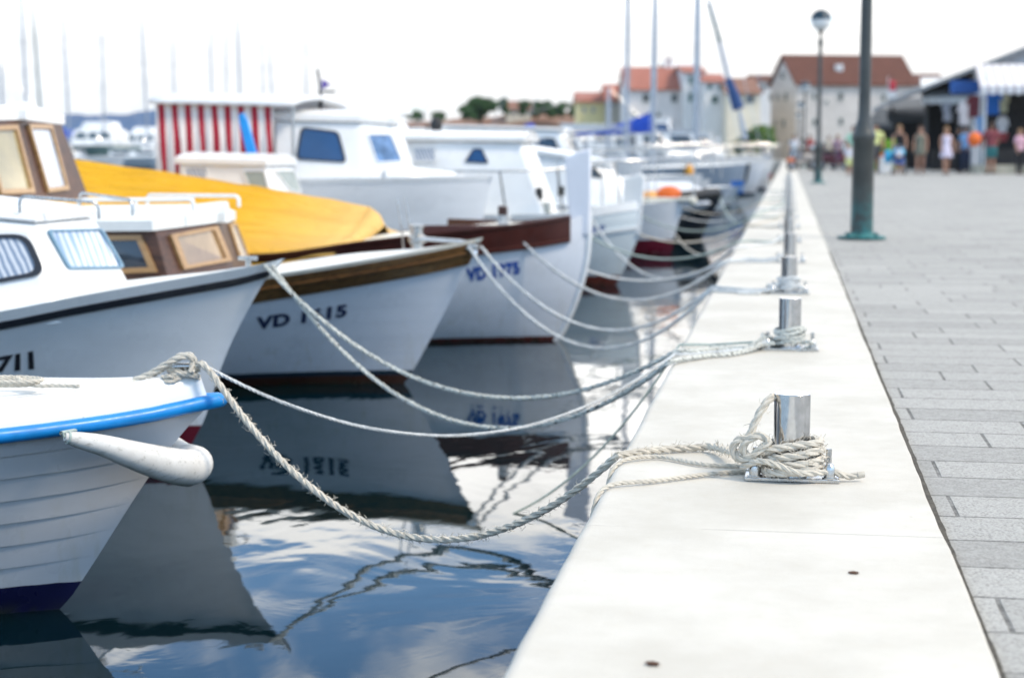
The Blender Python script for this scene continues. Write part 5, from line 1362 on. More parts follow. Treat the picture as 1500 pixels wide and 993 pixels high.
def house(label, px0, px1, y_eave, y_ridge, D, depth, wm, rm, wins=(), gable_left=False, group='houses round the harbour', y_base=None, rz=0.0, frame=None, chimney=(), name='house', door=()):
    """front wall between two pixels at depth D; windows given in pixels; ridge parallel to the front unless gable_left adds a shown gable"""
    A = V(px0, HZ, D); Bp = V(px1, HZ, D); A.z = Bp.z = 0
    u = (Bp-A); W = u.length; u.normalize(); nb = Vector((-u.y, u.x, 0))     # points away from the camera
    ze = CAM.z+(HZ-y_eave)/FPX*D; zr = CAM.z+(HZ-y_ridge)/FPX*(D+depth/2)
    ang = math.atan2(u.y, u.x)
    r = empty(name, label, 'house', A, ang, group)
    mb = MB()
    z0 = -0.6
    pts = [(0, 0), (W, 0), (W, depth), (0, depth)]
    vsl = [(x, y, z0) for x, y in pts]+[(x, y, ze) for x, y in pts]+[(0, depth/2, zr-0.12), (W, depth/2, zr-0.12)]
    mb.add(vsl, [(0, 1, 5, 4), (1, 2, 6, 9, 5), (2, 3, 7, 6), (3, 0, 4, 8, 7), (4, 5, 9, 8), (6, 7, 8, 9)])
    mb.build('wall', wm, r, smooth=0)
    mb = MB(); o_ = 0.35; s_ = (zr-ze)/(depth/2)
    for sgn in (0, 1):
        y0 = -o_ if not sgn else depth+o_
        e = ze-o_*s_
        mb.prism([(-0.25, y0, e), (W+0.25, y0, e), (W+0.25, depth/2, zr), (-0.25, depth/2, zr)], (0, 0, 0.16))
    rf = mb.build('roof', rm, r, smooth=0)
    for (cx_, h_) in chimney:
        mb = MB(); x = cx_*W; mb.box((x, depth*0.5, zr+h_/2-0.3), (0.7, 0.7, h_+0.6)); mb.box((x, depth*0.5, zr+h_+0.05), (0.9, 0.9, 0.14)); mb.build('chimney', wm, rf, smooth=0, bevel=0.02)
    fm = frame or mat('pale_window_surround', (0.5, 0.5, 0.46), 0.7)
    for (x0, y0, x1, y1) in wins:     # left, top, right, bottom in pixels
        xa, xb = (x0-px0)/(px1-px0)*W, (x1-px0)/(px1-px0)*W
        za, zb = CAM.z+(HZ-y1)/FPX*D, CAM.z+(HZ-y0)/FPX*D
        window(r, [(xa, 0, za), (xb, 0, za), (xb, 0, zb), (xa, 0, zb)], (0, -1, 0), fm, SHUT, fw=0.10, ft=0.08, r=0.02, glass_in=0.02)
    return r
RT = roofmat('orange_clay_tiles', (0.46, 0.17, 0.12)); RB = roofmat('brown_clay_tiles', (0.15, 0.055, 0.036)); RBR = roofmat('tan_clay_tiles', (0.30, 0.15, 0.10))
STONE = wallmat('pale_stone_wall', (0.62, 0.58, 0.54), True); RENDER = wallmat('white_render', (0.76, 0.75, 0.73)); YEL = wallmat('yellow_render', (0.78, 0.68, 0.36)); CRM = wallmat('cream_render', (0.78, 0.70, 0.55)); PINKW = wallmat('pinkish_render', (0.76, 0.71, 0.68))

# big stone house: gable end to the left, long side to the right
def big_house():
    D = 170
    A = V(1128, HZ, D+6); K = V(1165, HZ, D); Bp = V(1336, HZ, D+2)
    for p in (A, K, Bp): p.z = 0
    ze = CAM.z+(HZ-124)/FPX*D; zr = CAM.z+(HZ-86)/FPX*(D+5)
    r = empty('stone_house', 'long two-storey stone house with a big brown tiled roof behind the lamp posts', 'house', K, 0, 'houses round the harbour')
    L = [p-K for p in (A, K, Bp)]; back = L[0]
    a, k, b_ = L; c_ = b_+back
    mb = MB(); z0 = -0.6
    f = lambda p, z: (p.x, p.y, z)
    mg = k.lerp(a, 0.5); mgb = b_.lerp(c_, 0.5)
    vsl = [f(a, z0), f(k, z0), f(b_, z0), f(c_, z0), f(a, ze), f(k, ze), f(b_, ze), f(c_, ze), f(mg, zr-0.1), f(mgb, zr-0.1)]
    mb.add(vsl, [(0, 1, 5, 8, 4), (1, 2, 6, 5), (2, 3, 7, 9, 6), (3, 0, 4, 7)]); mb.build('wall', STONE, r, smooth=0)
    mb = MB(); ux = (b_-k).normalized()*0.3; gy = (k-a).normalized()*0.4
    mb.prism([f(k-ux+gy, ze-0.2), f(b_+ux+gy, ze-0.2), f(mgb+ux, zr), f(mg-ux, zr)], (0, 0, 0.18))
    mb.prism([f(a-ux-gy, ze-0.2), f(c_+ux-gy, ze-0.2), f(mgb+ux, zr), f(mg-ux, zr)], (0, 0, 0.18))
    rf = mb.build('roof', RB, r, smooth=0)
    mb = MB(); sl = k.lerp(b_, 0.41)+(mg-k)*0.45; zz = lerp(ze, zr, 0.45)+0.1
    mb.box((sl.x, sl.y, zz+0.25), (0.8, 0.6, 0.7)); mb.build('skylight', RENDER, rf, bevel=0.03)
    fm = mat('pale_window_surround', (0.5, 0.5, 0.46), 0.7)
    def wn(p0, p1, x0, y0, x1, y1, D0, nn):
        # pixels on a wall from p0 to p1 (horizontal fractions found by ray)
        q = []
        for (x, y) in ((x0, y1), (x1, y1), (x1, y0), (x0, y0)):
            o, d = CAM-K, ray(x, y); n_ = Vector(nn); t = (Vector(p0)-o).dot(n_)/d.dot(n_); q.append(o+d*t)
        window(r, q, nn, fm, SHUT, fw=0.10, ft=0.08, r=0.02, glass_in=0.02)
    nf = Vector(((b_-k).y, -(b_-k).x, 0)).normalized(); ng = Vector(((k-a).y, -(k-a).x, 0)).normalized()
    for w_ in ((1189, 136, 1196, 148), (1227, 135, 1236, 149), (1190, 172, 1197, 186), (1228, 172, 1236, 184), (1262, 137, 1270, 149), (1290, 138, 1298, 149), (1208, 146, 1214, 154)): wn(k, b_, *w_, D, nf)
    for w_ in ((1127.5, 137, 1131.5, 149), (1138, 136, 1142, 149), (1149, 135, 1154, 149), (1143, 105, 1150, 117), (1146, 174, 1151, 188), (1134, 176, 1138, 186)): wn(a, k, *w_, D, ng)
big_house()
house('white house with a salmon hipped roof and two dark square windows', 918, 1003, 132, 102, 175, 12, PINKW, RT, wins=[(940, 138, 951, 152), (982, 138, 992, 152), (925, 165, 933, 178), (960, 165, 968, 178)], chimney=[(0.8, 1.0)])
house('low yellow house with an orange roof at the left end of the village', 846, 885, 150, 138, 190, 9, YEL, RT, wins=[(853, 158, 858, 166), (866, 158, 871, 166)])
house('narrow grey-cream house with an orange roof between yellow and white houses', 888, 916, 148, 127, 186, 9, wallmat('grey_cream_render', (0.40, 0.38, 0.32)), RT, wins=[(894, 150, 900, 160), (905, 150, 911, 160)])
house('tall white house with green shutters right of the salmon roof', 1001, 1030, 108, 100, 172, 12, RENDER, RT, wins=[(1008, 114, 1013, 124), (1008, 138, 1013, 150), (1020, 114, 1025, 124), (1020, 138, 1025, 150)], frame=mat('green_shutter', (0.03, 0.14, 0.11), 0.6))
house('white stepped house with a small dark window and terrace railing', 1031, 1062, 122, 112, 168, 12, RENDER, RT, wins=[(1042, 142, 1050, 152), (1036, 125, 1041, 132), (1052, 125, 1057, 132)], frame=mat('green_shutter', (0.03, 0.14, 0.11), 0.6))
house('cream house with a wide tan roof and a dark veranda opening', 1064, 1112, 138, 118, 165, 12, CRM, RBR, wins=[(1090, 140, 1104, 153), (1070, 146, 1076, 156)])
house('small white house with a brown roof beside the stone gable', 1104, 1130, 121, 113, 195, 8, RENDER, RB, wins=[(1112, 126, 1119, 136)])
house('white house seen behind, above the salmon roof', 975, 1022, 103, 93, 230, 12, RENDER, RENDER, wins=[(988, 106, 994, 112)])
house('grey-roofed house behind the market awnings', 1336, 1385, 124, 112, 190, 10, STONE, RB, wins=[(1345, 128, 1352, 136)])
house('small cream cottage with an orange roof on the low wooded hill', 742, 778, 161, 150, 310, 10, CRM, RBR, wins=[(750, 163, 754, 168)])
# low wooded promontory on the left
def ridge(name, prof, D, zbase, width, m, n=60, seed=0, kind='structure'):
    rows = []
    xs = np.linspace(prof[0][0], prof[-1][0], n)
    sm = [(x, interp(x, prof)) for x in xs]
    for j in range(9):
        rw = []
        f = j/8
        for (px, py) in sm:
            dd = D+width*(f-0.35); h = CAM.z+(HZ-py)/FPX*D
            k = math.sin(math.pi*min(1, max(0, f)))**0.8
            p = V(px, HZ, dd); z = zbase+(h-zbase)*k*(1+0.10*mnoise.noise(Vector((px*0.03, j*0.7, seed))))
            rw.append((p.x, p.y, z))
        rows.append(rw)
    mb = MB(); mb.grid(rows); o = mb.build(name, m, smooth=60); tag(o, kind=kind); return o
g = G('dry_brown_slope'); g.color(g.mix(g.rng(g.noise(0.06, 6, 0.7), 0.35, 0.65), (0.16, 0.075, 0.045), (0.24, 0.14, 0.09))); g.b.inputs['Roughness'].default_value = 0.95; g.bump(g.noise(0.4, 5), 0.5, 0.5)
ridge('low_hill', [(545, 182), (575, 178), (650, 175), (720, 170), (790, 165), (850, 160), (930, 150), (1000, 150)], 315, -0.8, 70, g.m)
g = G('haze_painted_mountain'); g.color(g.mix(g.rng(g.noise(0.004, 6, 0.65), 0.3, 0.7), (0.008, 0.055, 0.16), (0.014, 0.080, 0.20))); g.b.inputs['Roughness'].default_value = 1.0; g.bump(g.noise(0.01, 6), 0.8, 20)  # blue of distance haze painted into the slope colour
ridge('mountains', [(-900, 180), (-300, 168), (-60, 175), (60, 170), (110, 166), (150, 168), (180, 164), (230, 158), (300, 156), (380, 165), (470, 178), (560, 196), (640, 214)], 2600, -1, 900, g.m, n=110)
# trees: tapered trunk with limbs and a crown of many small leaf clumps
def leafmat(name, c1, c2):
    g = G(name); g.color(g.mix(g.rng(g.noise(0.9, 5, 0.7), 0.3, 0.7), c1, c2)); g.b.inputs['Roughness'].default_value = 0.7; g.b.inputs['Specular IOR Level'].default_value = 0.25; return g.m
LEAFD = leafmat('dark_pine_foliage', (0.018, 0.052, 0.018), (0.05, 0.11, 0.035)); LEAFL = leafmat('light_foliage', (0.06, 0.12, 0.02), (0.13, 0.22, 0.05))
BARK = mat('bark', (0.10, 0.07, 0.05), 0.9, var=0.3)
def tree(loc, h, w_, label, m=LEAFD, n=900, seed=0, group='trees on the low hill', leaf=0.35, squat=0.8, name='broadleaf_tree', trunk=0.35):
    rg = random.Random(seed); r = empty(name, label, 'tree', loc, 0, group)
    mb = MB(); tz = h*trunk
    mb.tube([(0, 0, -0.5), (0.02*h, 0, tz*0.6), (0, 0.02*h, tz*1.3), (0, 0, h*0.7)], [h*0.035, h*0.028, h*0.02, h*0.008], 8)
    cl = []
    for k in range(11):
        a = rg.random()*6.28; rad = w_*0.5*rg.uniform(0.25, 0.78); z = rg.uniform(tz*1.15, h*0.86)
        e = Vector((rad*math.cos(a), rad*math.sin(a), z)); cl.append((e, w_*rg.uniform(0.16, 0.30)))
        mb.tube([(0, 0, tz*rg.uniform(0.7, 1.2)), e*0.6+Vector((0, 0, tz*0.3)), e], [h*0.014, h*0.009, h*0.003], 5)
    cl.append((Vector((0, 0, h*0.84)), w_*0.22))
    mb.build('trunk', BARK, r)
    mb = MB()
    for k in range(n):
        c, rd = rg.choice(cl)
        d = Vector((rg.gauss(0, 1), rg.gauss(0, 1), rg.gauss(0, 1))).normalized()*rd*rg.random()**0.4
        d.z *= squat; p = c+d
        u = Vector((rg.gauss(0, 1), rg.gauss(0, 1), rg.gauss(0, 1))).normalized(); v = u.orthogonal().normalized(); s_ = leaf*rg.uniform(0.5, 1.2)
        mb.add([p-u*s_-v*s_*0.5, p+u*s_*0.2-v*s_*0.7, p+u*s_, p+v*s_*0.7-u*s_*0.1], [(0, 1, 2, 3)])
    mb.build('crown', m, r, smooth=0, fix=False)
    return r
def hill_tree(px, ytop, ybot, wpx, D, lab, **k):
    p = V(px, HZ, D); zb = CAM.z+(HZ-ybot)/FPX*D-0.6; zt = CAM.z+(HZ-ytop)/FPX*D
    return tree((p.x, p.y, zb), zt-zb, wpx/FPX*D, lab, **k)
hill_tree(577, 168, 180, 14, 300, 'small dark tree standing alone at the left end of the low hill', seed=1, leaf=0.3, n=500)
hill_tree(609, 163, 178, 22, 300, 'small round dark tree second from the left on the low hill', seed=2, leaf=0.3, n=700)
hill_tree(642, 165, 177, 20, 300, 'low dark tree third from the left on the low hill', seed=3, leaf=0.3, n=600)
hill_tree(704, 146, 176, 46, 300, 'largest dark spreading tree on the low hill', seed=4, leaf=0.5, n=1800, trunk=0.2)
hill_tree(684, 155, 176, 24, 298, 'dark tree joined to the left side of the largest tree', seed=5, leaf=0.4, n=800, trunk=0.2)
hill_tree(739, 144, 170, 18, 300, 'tall narrow dark tree beside the hill cottage', seed=6, leaf=0.35, n=800, trunk=0.25)
for k, (px, yt, yb, wpx) in enumerate([(768, 148, 165, 16), (785, 150, 166, 20), (802, 149, 166, 26), (822, 152, 166, 24), (840, 153, 166, 18)]):
    hill_tree(px, yt, yb, wpx, 305, ['hedge-like tree just right of the hill cottage', 'second tree of the row right of the hill cottage', 'rounded tallest tree of the hedge row on the hill', 'fourth tree of the hedge row, near the yellow house', 'last tree of the hedge row beside the yellow house'][k], seed=20+k, leaf=0.4, n=800, trunk=0.15)
p = V(1118, HZ, 120); tree((p.x, p.y, -0.02), 2.9, 1.5, 'small bright green palm-like tree in front of the cream house', m=LEAFL, n=900, leaf=0.16, seed=40, group='trees by the harbour head')
p = V(1098, HZ, 124); tree((p.x, p.y, -0.02), 2.5, 1.5, 'darker green bushy tree left of the bright one', m=LEAFD, n=900, leaf=0.16, seed=41, group='trees by the harbour head')
p = V(1083, HZ, 118); tree((p.x, p.y, -0.02), 1.9, 1.0, 'low green shrub tree at the harbour head behind the masts', m=LEAFD, n=600, leaf=0.14, seed=42, group='trees by the harbour head')

# far marina: sailing yachts with bare masts
GM = 'yachts in the far marina'
def marina(px, ytop, D, label, lean=0.0, L=11, hc=(0.70, 0.72, 0.74)):
    p = V(px, HZ, D); hm_ = CAM.z+(HZ-ytop)/FPX*D+0.6-1.1
    return make_boat(p.y, p.x+4.3, L, 3.3, 1.1, hc, label, GM, cabin=[(7.5, 3.2, 0.5, 0.9, 2, GLASSD)], mast=(4.4, hm_, 0.095, (lean, 0)), rails=False, name='sailing_yacht')
for (px, yt, D, lab, ln) in [(8, 92, 95, 'far yacht whose mast rises at the left edge of the photo', 0), (105, 28, 130, 'far yacht with a thin mast left of the bow-on motor yacht', -0.3), (155, 52, 150, 'far yacht with a mast just right of the bow-on motor yacht', 0),
    (219, -10, 140, 'far yacht with a tall mast left of the striped awning', -0.4), (258, 58, 170, 'far yacht with a short mast above the left end of the awning', 0), (313, 38, 155, 'far yacht with a mast over the middle of the striped awning', 0), (333, 14, 185, 'far yacht with a faint mast right of the awning middle', 0.2),
    (356, -12, 125, 'far yacht with the tallest mast over the right end of the awning', -0.2), (388, 62, 190, 'far yacht with a faint short mast above the cruiser roof', 0), (404, 50, 175, 'far yacht with a mast leaning slightly over the cruiser roof', -0.5), (451, 62, 180, 'far yacht whose mast shows left of the cruiser signal mast', 0)]:
    marina(px, yt, D, lab, ln)
# near-left yacht with dark leaning mast / furled sail
p = V(60, HZ, 80)
b_, r_ = make_boat(p.y, p.x+4.0, 10, 3.1, 1.1, (0.70, 0.72, 0.74), 'yacht behind the wheelhouse with a dark green furled sail on its leaning stay', GM, cabin=[(7, 3, .5, .9, 2, GLASSD)], mast=(4.6, 9.5, 0.07, (-0.2, 0)), rails=False, name='sailing_yacht')
TEALC = mat('dark_teal_sail_cover', (0.01, 0.09, 0.12), 0.8)
def stay(parent, b, p0, p1, D, r0, m, name='furled_sail'):
    a = V(*p0, D)-b.o; c = V(*p1, D)-b.o; mb = MB(); mb.tube([a, a.lerp(c, .5), c], [r0*0.6, r0, r0*1.1], 8); return mb.build(name, m, parent)
stay(r_, b_, (44, -30), (59, 160), 80, 0.055, TEALC)
# the sloop's raked furled sail near the quay
q = [o for o in COL.objects if o.get('label') == 'white sloop with a furled navy sail on its raked forestay'][0]
class _B: pass
bq = _B(); bq.o = Vector(q.location)
stay(q, bq, (1034, -20), (1068, 118), 64, 0.075, ALU, 'forestay_foil')
stay(q, bq, (1067, 116), (1082, 160), 64, 0.20, mat('navy_sail_cloth', (0.02, 0.06, 0.18), 0.8))
stay(q, bq, (1082, 160), (1092, 205), 64, 0.09, ALU, 'forestay_drum')
stay(q, bq, (1037, 5), (1055, 62), 63.9, 0.06, TEALC, 'spinnaker_sock')
# bow-on motor yachts in the far marina
def bow_yacht(px, D, hgt, wdt, label, hull_c, canopy=True):
    p = V(px, HZ, D); r = empty('motor_yacht', label, 'boat', (p.x, p.y, WATER), 0.12, GM); W = wdt/2
    mb = MB(); rows = []
    for (z, f, fy) in ((-0.4, 0.55, 0.5), (0.25, 0.80, 0.2), (1.0, 0.95, 0.05), (1.9, 1.0, 0.0)):
        rows.append([Vector((W*f*math.sin(a*math.pi/2), -2.6*math.cos(a*math.pi/2)**0.8*(1+0.25*z/1.9)+2.0*abs(math.sin(a*math.pi/2))**1.5*0, z)) for a in np.linspace(-1, 1, 17)]+[Vector((W*f, 7, z)), Vector((-W*f, 7, z)), Vector((-W*f*1.0, 0.0, z))])
    mb.grid(rows); mb.add(rows[-1][:-1], [tuple(range(19))]); mb.build('hull', hull_c, r, smooth=50)
    mb = MB(); mb.add([(-W*.8, -0.8, 1.8), (W*.8, -0.8, 1.8), (W*.8, 5, 1.8), (-W*.8, 5, 1.8), (-W*.72, 0.3, 3.3), (W*.72, 0.3, 3.3), (W*.72, 4.6, 3.3), (-W*.72, 4.6, 3.3)], [(0, 1, 5, 4), (1, 2, 6, 5), (2, 3, 7, 6), (3, 0, 4, 7), (4, 5, 6, 7)])
    mb.build('cabin', WHITE, r, bevel=0.12, bseg=3)
    a, b2_, c_, d_ = Vector((-W*.8, -0.8, 1.8)), Vector((W*.8, -0.8, 1.8)), Vector((W*.72, 0.3, 3.3)), Vector((-W*.72, 0.3, 3.3))
    f = lambda s, t: (a*(1-s)+b2_*s)*(1-t)+(d_*(1-s)+c_*s)*t
    n_ = (b2_-a).cross(d_-a); n_ = n_ if n_.y < 0 else -n_
    for (s0, s1) in ((.08, .35), (.38, .62), (.65, .92)): window(r, [f(s0, .42), f(s1, .42), f(s1, .86), f(s0, .86)], n_, WHITE, mat('grey_glass', (0.05, 0.09, 0.12), 0.1), fw=0.05, r=0.1, name='windscreen')
    mb = MB(); mb.add([(-W*.62, 1.0, 3.3), (W*.62, 1.0, 3.3), (W*.62, 4, 3.3), (-W*.62, 4, 3.3), (-W*.5, 1.4, hgt-0.1), (W*.5, 1.4, hgt-0.1), (W*.5, 4, hgt-0.1), (-W*.5, 4, hgt-0.1)], [(0, 1, 5, 4), (1, 2, 6, 5), (2, 3, 7, 6), (3, 0, 4, 7), (4, 5, 6, 7)])
    mb.build('flybridge', WHITE, r, bevel=0.15, bseg=3)
    mb = MB(); pts = [Vector((W*0.93*math.sin(a*math.pi/2), -2.9*math.cos(a*math.pi/2)**0.8, 2.5)) for a in np.linspace(-1, 1, 13)]
    mb.tube(pts, 0.04, 6)
    for p_ in pts[::2]: mb.tube([p_-Vector((0, 0, 0.6)), p_], 0.03, 5)
    mb.build('pulpit_rail', STEEL, r)
    return r
bow_yacht(137, 150, 4.1, 5.0, 'bow-on white flybridge motor yacht with a grey-green hull, left of the awning', mat('grey_green_hull', (0.10, 0.17, 0.17), 0.3))
bow_yacht(207, 175, 4.0, 4.4, 'smaller bow-on white motor boat partly hidden by the striped awning', WHITE)
# blue-covered boat left of it
p = V(88, HZ, 160); b_, r_ = make_boat(p.y, p.x+2.5, 7, 3.0, 1.4, (0.10, 0.12, 0.16), 'dark boat under a big blue canvas cover, left of the bow-on motor yacht', GM, rails=False)
mb = MB(); mb.blob((-2.3, 0, 2.3), (2.6, 1.4, 1.2), 16, jit=0.25); mb.build('boat_cover', BLUECANVAS, r_, smooth=60)
# ================================================================== the promenade: stalls, people, scooters
def P2(px, D): p = V(px, HZ, D); p.z = -0.012; return p
def zpx(py, D): return CAM.z+(HZ-py)/FPX*D
# ---- people
SKIN = mat('tanned_skin', (0.42, 0.22, 0.14), 0.5, var=0.08)
def skin_person(name, label, loc, rz, h, hair, garments, walk=0.12, arms=((0.06, 0.0), (0.06, 0.0)), group='people strolling on the promenade', hairlen=0.10, lean=0.0, sex='f'):
    """garments: list of (part name, material, test(x, y, z) in a 1.7 m figure, push).  Faces +y when rz = 0"""
    s = h/1.7; root = empty(name, label, 'person', loc, rz, group)
    v, e, rad = [], [], []
    def ad(p, r_, par=None):
        v.append(Vector(p)); rad.append(r_)
        if par is not None: e.append((par, len(v)-1))
        return len(v)-1
    sh = 0.175 if sex == 'f' else 0.20; W = 1.0 if sex == 'f' else 1.12
    pel = ad((0, 0, 0.92), 0.135); wa = ad((0, 0.01, 1.08), 0.115*W, pel); ch = ad((0, 0.0+lean*0.5, 1.28), 0.135*W, wa); nk = ad((0, lean, 1.43), 0.055, ch)
    hb = ad((0, 0.01+lean, 1.52), 0.075, nk); hd = ad((0, 0.0+lean, 1.60), 0.095, hb); ht = ad((0, -0.01+lean, 1.67), 0.060, hd); ns = ad((0, 0.105+lean, 1.565), 0.012, hd)
    for sd in (-1, 1):
        ad((sd*0.085, lean, 1.575), 0.014, hd)
    for k, sd in enumerate((-1, 1)):
        fo, up = arms[k]
        s1 = ad((sd*sh, lean, 1.37), 0.052*W, ch); el = ad((sd*(sh+0.055), lean-0.02+fo*0.8, 1.11+up*0.6), 0.038*W, s1); wr = ad((sd*(sh+0.05-fo*0.1), lean+0.04+fo*2.0, 0.90+up*1.6), 0.026, el)
        pm = ad((sd*(sh+0.05-fo*0.1), lean+0.06+fo*2.2, 0.845+up*1.6), 0.030, wr)
        for f in range(4):
            q = ad((sd*(sh+0.05), lean+0.035+f*0.018+fo*2.2, 0.80+up*1.6), 0.009, pm); ad((sd*(sh+0.045), lean+0.04+f*0.017+fo*2.2, 0.765-0.004*(f in (1, 2))+up*1.6), 0.008, q)
        q = ad((sd*(sh+0.03), lean+0.095+fo*2.2, 0.84+up*1.6), 0.010, pm); ad((sd*(sh+0.02), lean+0.11+fo*2.2, 0.805+up*1.6), 0.009, q)
    for sd in (-1, 1):
        w_ = walk*sd
        hp = ad((sd*0.085, 0.0, 0.86), 0.098, pel); kn = ad((sd*0.095, w_*0.6+0.02, 0.49), 0.058, hp); an = ad((sd*0.095, w_, 0.10+max(0, -w_)*0.3), 0.038, kn)
        he = ad((sd*0.095, w_-0.02, 0.045+max(0, -w_)*0.3), 0.036, an); ad((sd*0.105, w_+0.14, 0.03), 0.030, he)
    me = bpy.data.meshes.new('body'); me.from_pydata([p*s for p in v], e, []); o = bpy.data.objects.new('body', me); COL.objects.link(o)
    sk = o.modifiers.new('skin', 'SKIN')
    for i, sv in enumerate(me.skin_vertices[0].data): sv.radius = (rad[i]*s, rad[i]*s*(0.78 if i in (pel, wa, ch) else 1)); sv.use_root = (i == pel)
    o.modifiers.new('sub', 'SUBSURF').levels = 2
    bpy.context.view_layer.update()
    m2 = bpy.data.meshes.new_from_object(o.evaluated_get(bpy.context.evaluated_depsgraph_get()))
    bpy.data.objects.remove(o)
    m2.materials.clear(); m2.materials.append(SKIN); m2.name = 'body'; m2.polygons.foreach_set('use_smooth', [True]*len(m2.polygons))
    bo = bpy.data.objects.new('body', m2); COL.objects.link(bo); bo.parent = root
    vsn = [(vv.co.copy(), vv.normal.copy()) for vv in m2.vertices]
    for (gn, gm, test, push) in garments:
        idx = {}; nv, nf = [], []
        for f in m2.polygons:
            c = f.center/s
            if test(c.x, c.y, c.z):
                q = []
                for i in f.vertices:
                    if i not in idx: idx[i] = len(nv); nv.append(vsn[i][0]+vsn[i][1]*push*s)
                    q.append(idx[i])
                nf.append(q)
        if nf:
            mb = MB(); mb.add(nv, nf); g_ = mb.build(gn, gm, root, smooth=60, fix=False)
            sl = g_.modifiers.new('thickness', 'SOLIDIFY'); sl.thickness = 0.006; sl.offset = 1
    # hair
    mb = MB(); mb.blob((0, (-0.022+lean)*s, 1.615*s), (0.098*s, 0.108*s, 0.105*s), 14, jit=0.1)
    if hairlen > 0.12: mb.blob((0, (-0.075+lean)*s, (1.60-hairlen*0.5)*s), (0.095*s, 0.055*s, hairlen*0.75*s), 12, jit=0.2)
    mb.build('hair', hair, root, smooth=60)
    mb = MB()
    for sd in (-1, 1): mb.blob((sd*0.034*s, (0.088+lean)*s, 1.59*s), 0.010*s, 6)
    mb.build('eyes', BLACK, root)
    return root, s
def skirt(root, s, m, z0, z1, r0, r1, name='skirt'):
    mb = MB(); rows = []
    for k in range(7):
        t = k/6; rr = lerp(r0, r1, t)
        rows.append([Vector((rr*s*math.cos(a)*(1+0.05*math.sin(a*7)*t), rr*0.8*s*math.sin(a), lerp(z0, z1, t)*s)) for a in [2*math.pi*j/28 for j in range(29)]])
    mb.grid(rows); o = mb.build(name, m, root, smooth=60); o.modifiers.new('thickness', 'SOLIDIFY').thickness = 0.006
shirt = lambda x, y, z: (0.90 < z < 1.44 and abs(x) < 0.24 and not (z < 1.12 and abs(x) > 0.19))
sleeve = lambda x, y, z: (0.90 < z < 1.44 and (abs(x) < 0.17 or z > 1.18))
tank = lambda x, y, z: (0.95 < z < 1.38 and abs(x) < 0.155)
shorts = lambda x, y, z: (0.55 < z < 0.99 and abs(x) < 0.17)
trous = lambda x, y, z: (0.09 < z < 0.99 and abs(x) < 0.17)
shoe = lambda x, y, z: z < 0.065
C = lambda n, c: mat(n, c, 0.8, bump=0.2, bscale=40)
HB = mat('brown_hair', (0.07, 0.035, 0.02), 0.6); HD = mat('dark_hair', (0.02, 0.015, 0.012), 0.6); HBL = mat('fair_hair', (0.25, 0.14, 0.06), 0.6)
SH = ('shoes', C('sandal_brown', (0.10, 0.06, 0.04)), shoe, 0.006)
yel = C('pale_yellow_cloth', (0.70, 0.72, 0.30)); navy = C('navy_cloth', (0.03, 0.04, 0.08)); blk = C('black_cloth', (0.012, 0.012, 0.015)); wht = C('white_cloth', (0.74, 0.72, 0.76)); olive = C('olive_print_cloth', (0.20, 0.20, 0.15)); lil = C('lilac_white_cloth', (0.66, 0.60, 0.72)); mar = C('maroon_cloth', (0.22, 0.05, 0.06)); lblue = C('light_blue_cloth', (0.25, 0.42, 0.68)); mint = C('mint_cloth', (0.36, 0.62, 0.46)); pink = C('pink_cloth', (0.65, 0.38, 0.45)); redc = C('red_cloth', (0.32, 0.05, 0.05)); dgr = C('dark_grey_cloth', (0.08, 0.08, 0.09))
toward = math.pi   # facing the camera
skin_person('person', 'man in a pale yellow shirt and dark shorts walking, right of the near lamp post', P2(1282, 62), toward+0.1, 1.82, HD, [('shirt', yel, sleeve, 0.018), ('shorts', dgr, shorts, 0.02), SH], sex='m', walk=0.14)
skin_person('person', 'person in a mint top half hidden by the near lamp post', P2(1250, 60), toward, 1.70, HB, [('shirt', mint, sleeve, 0.018), ('skirt_shorts', C('pale_cloth', (0.6, 0.6, 0.5)), shorts, 0.02), SH], walk=0.05)
skin_person('person', 'woman in a black top pushing a stroller', P2(1317, 61), toward, 1.74, HBL, [('top', blk, tank, 0.012), ('trousers', blk, shorts, 0.015), SH], arms=((0.13, 0.04), (0.13, 0.04)), hairlen=0.24)
r_, s_ = skin_person('person', 'woman in an olive patterned minidress walking right of the stroller', P2(1348, 60), toward-0.1, 1.70, HB, [('dress', olive, tank, 0.014), SH], hairlen=0.22, walk=0.13); skirt(r_, s_, olive, 1.0, 0.70, 0.155, 0.20)
r_, s_ = skin_person('person', 'woman in a short white dress walking alone before the stalls', P2(1386, 59), toward+0.2, 1.66, HBL, [('dress', lil, tank, 0.014), SH], hairlen=0.25, walk=0.14); skirt(r_, s_, lil, 1.0, 0.62, 0.155, 0.24)
skin_person('person', 'person in light blue shirt and dark trousers by the white post', P2(1415, 64), toward-0.8, 1.74, HD, [('shirt', lblue, sleeve, 0.018), ('trousers', navy, trous, 0.015), SH], sex='m', walk=0.05)
skin_person('person', 'person dressed in black standing left of the light blue shirt', P2(1404, 66), toward+1.0, 1.75, HD, [('shirt', blk, sleeve, 0.018), ('trousers', blk, trous, 0.015), SH], sex='m', walk=0.0)
skin_person('person', 'large man in a maroon shirt with back turned by the awning', P2(1452, 62), 0.3, 1.85, HB, [('shirt', mar, sleeve, 0.035), ('shorts', C('teal_cloth', (0.03, 0.16, 0.17)), shorts, 0.03), SH], sex='m', walk=0.0)
skin_person('person', 'person in a pink top at the right edge of the photo', P2(1494, 60), toward+0.5, 1.60, HBL, [('shirt', pink, sleeve, 0.02), ('trousers', blk, trous, 0.015), SH], walk=0.0, hairlen=0.2)
skin_person('person', 'child in white standing left of the near lamp post foot', P2(1244, 58), toward, 1.05, HB, [('shirt', wht, sleeve, 0.02), ('shorts', yel, shorts, 0.02), SH], walk=0.05)
